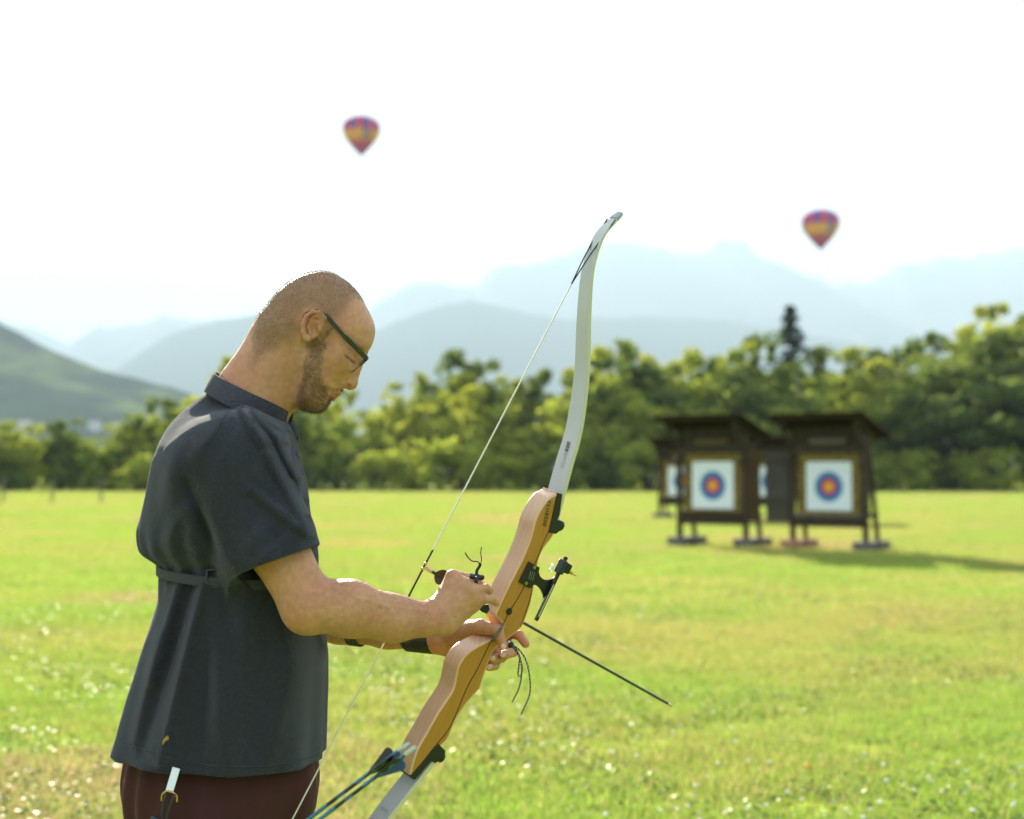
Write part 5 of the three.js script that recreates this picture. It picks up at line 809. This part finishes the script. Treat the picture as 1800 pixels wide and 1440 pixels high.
{ // braided sling cord round the grip and fingers
  const cordTex = texture(64, (u, v) => { const s = ((Math.floor(u * 8) + Math.floor(v * 8)) % 4 === 0) ? 0.8 : 0.05; return [s, s, s]; }, true, 1, 1), m = (len) => { const t = cordTex.clone(); t.repeat.set(len / 0.012, 1); t.needsUpdate = true; return std(0.9, 0.9, 0.9, 0.8, { map: t }); };
  const o = thing('finger_sling', 'black and white braided cord tied round grip and fingers', 'cord', P(890, 1130, 2.52)), p = (x, y, d) => P(x, y, d), cord = (pts, name, r = 0.0014) => part(name, tube(pts, r, 40, 8), m(0.12), o);
  cord([p(883.5, 1099, 2.542), p(881, 1105, 2.527), p(875, 1113, 2.5255), p(869, 1120, 2.528), p(867, 1126, 2.545)], 'grip_wrap', 0.0026);
  part('cord_knot', new THREE.SphereGeometry(1, 14, 10).scale(0.0050, 0.0062, 0.005).rotateZ(-0.6).translate(p(898, 1134, 2.555).x, p(898, 1134, 2.555).y, -2.555), black, o);
  part('cord_lock', rod(p(893, 1128, 2.557), p(897, 1132, 2.557), 0.0034, 0.0034, 12), std(0.5, 0.47, 0.40, 0.3, { metal: 0.6 }), o);
  cord([p(897, 1133, 2.556), p(908, 1143, 2.55), p(915, 1160, 2.55), p(917, 1185, 2.55), p(912, 1210, 2.55), p(900.5, 1234, 2.55)], 'cord_end');
  cord([p(898, 1132, 2.556), p(912, 1142, 2.548), p(924, 1160, 2.548), p(931, 1190, 2.548), p(931, 1220, 2.548), p(916, 1256, 2.548)], 'cord_end');
  cord([p(898, 1135, 2.556), p(912, 1150, 2.552), p(912, 1172, 2.552), p(910.5, 1186, 2.552), p(914, 1190, 2.552), p(918, 1178, 2.552), p(914, 1158, 2.552), p(902, 1137, 2.556)], 'cord_loop');
}
{ // quiver at the hip: clip, ring, cords, tube below the frame
  const o = thing('hip_quiver', 'hip quiver with silver belt clip and brass ring on maroon trousers', 'quiver', P(300, 1380, 2.29)), p = (x, y, d = 2.285) => P(x, y, d), cordM = std(0.03, 0.035, 0.034, 0.7);
  part('belt_clip', boxBetween(p(310, 1350, 2.285), p(297.5, 1392, 2.28), 0.0125, 0.0025, V(1, 0.3, 0)), std(0.80, 0.82, 0.90, 0.35, { metal: 0.3 }), o);
  part('ring', tube([p(284, 1408, 2.28), p(285, 1398, 2.28), p(292, 1391.5, 2.278), p(302, 1392.5, 2.278), p(310, 1399, 2.28), p(311, 1410, 2.28)], 0.0016, 30, 8), brass, o);
  part('cord', tube([p(293, 1393, 2.276), p(287, 1412, 2.276), p(285, 1440, 2.28), p(284, 1500, 2.27)], 0.0021, 24, 8), cordM, o); part('cord', tube([p(307, 1396, 2.276), p(300, 1415, 2.276), p(293, 1440, 2.28), p(296, 1505, 2.27)], 0.0021, 24, 8), cordM, o);
  part('cord_toggle', new THREE.SphereGeometry(0.008, 14, 10).translate(p(272, 1440, 2.275).x, p(272, 1440).y, -2.275), std(0.01, 0.02, 0.02, 0.5), o);
  const a = P(255, 1690, 2.31), b = P(400, 1565, 2.17); part('tube', merged([rod(a, b, 0.036, 0.044, 24)]), std(0.02, 0.022, 0.026, 0.7), o); part('rim', new THREE.TorusGeometry(0.044, 0.004, 10, 30).applyMatrix4(new THREE.Matrix4().makeRotationFromQuaternion(new THREE.Quaternion().setFromUnitVectors(V(0, 0, 1), b.clone().sub(a).normalize())).setPosition(b)), std(0.015, 0.016, 0.018, 0.5), o);
  // two arrows standing in it
  const stripes = texture(256, (u, v) => { const t = v, k = noise(t * 60, u * 5, 2) + noise(t * 15, u * 3, 7); return t > 0.90 ? [0.03, 0.03, 0.035] : k > 0.25 ? [0.05, 0.45, 0.62] : k > -0.2 ? [0.03, 0.16, 0.24] : [0.06, 0.06, 0.07]; }, true, 1);
  const shaftM = std(1, 1, 1, 0.35, { map: stripes, clearcoat: 0.4 }), vaneB = std(0.015, 0.015, 0.017, 0.6), vaneU = std(0.02, 0.07, 0.30, 0.5), nk = std(0.62, 0.70, 0.70, 0.3, { transmission: 0.2 });
  const dir = a.clone().sub(b).normalize();
  for (const [x, y, d, label, h, sp, x2, y2] of [[714, 1310, 1.97, 'teal arrow in the hip quiver, upper of the two', vaneB, 0.3, 385, 1560], [726, 1316, 1.95, 'teal arrow with blue vane in the hip quiver, lower of the two', vaneU, 2.6, 392, 1570]]) { const n = P(x, y, d), e = P(x2, y2, 2.165), t = n.clone().addScaledVector(e.clone().sub(n).normalize(), 0.70); arrow(n, t, 'quiver_arrow', label, shaftM, vaneB, h, nk, sp); }
}

renderer.render(scene, camera);
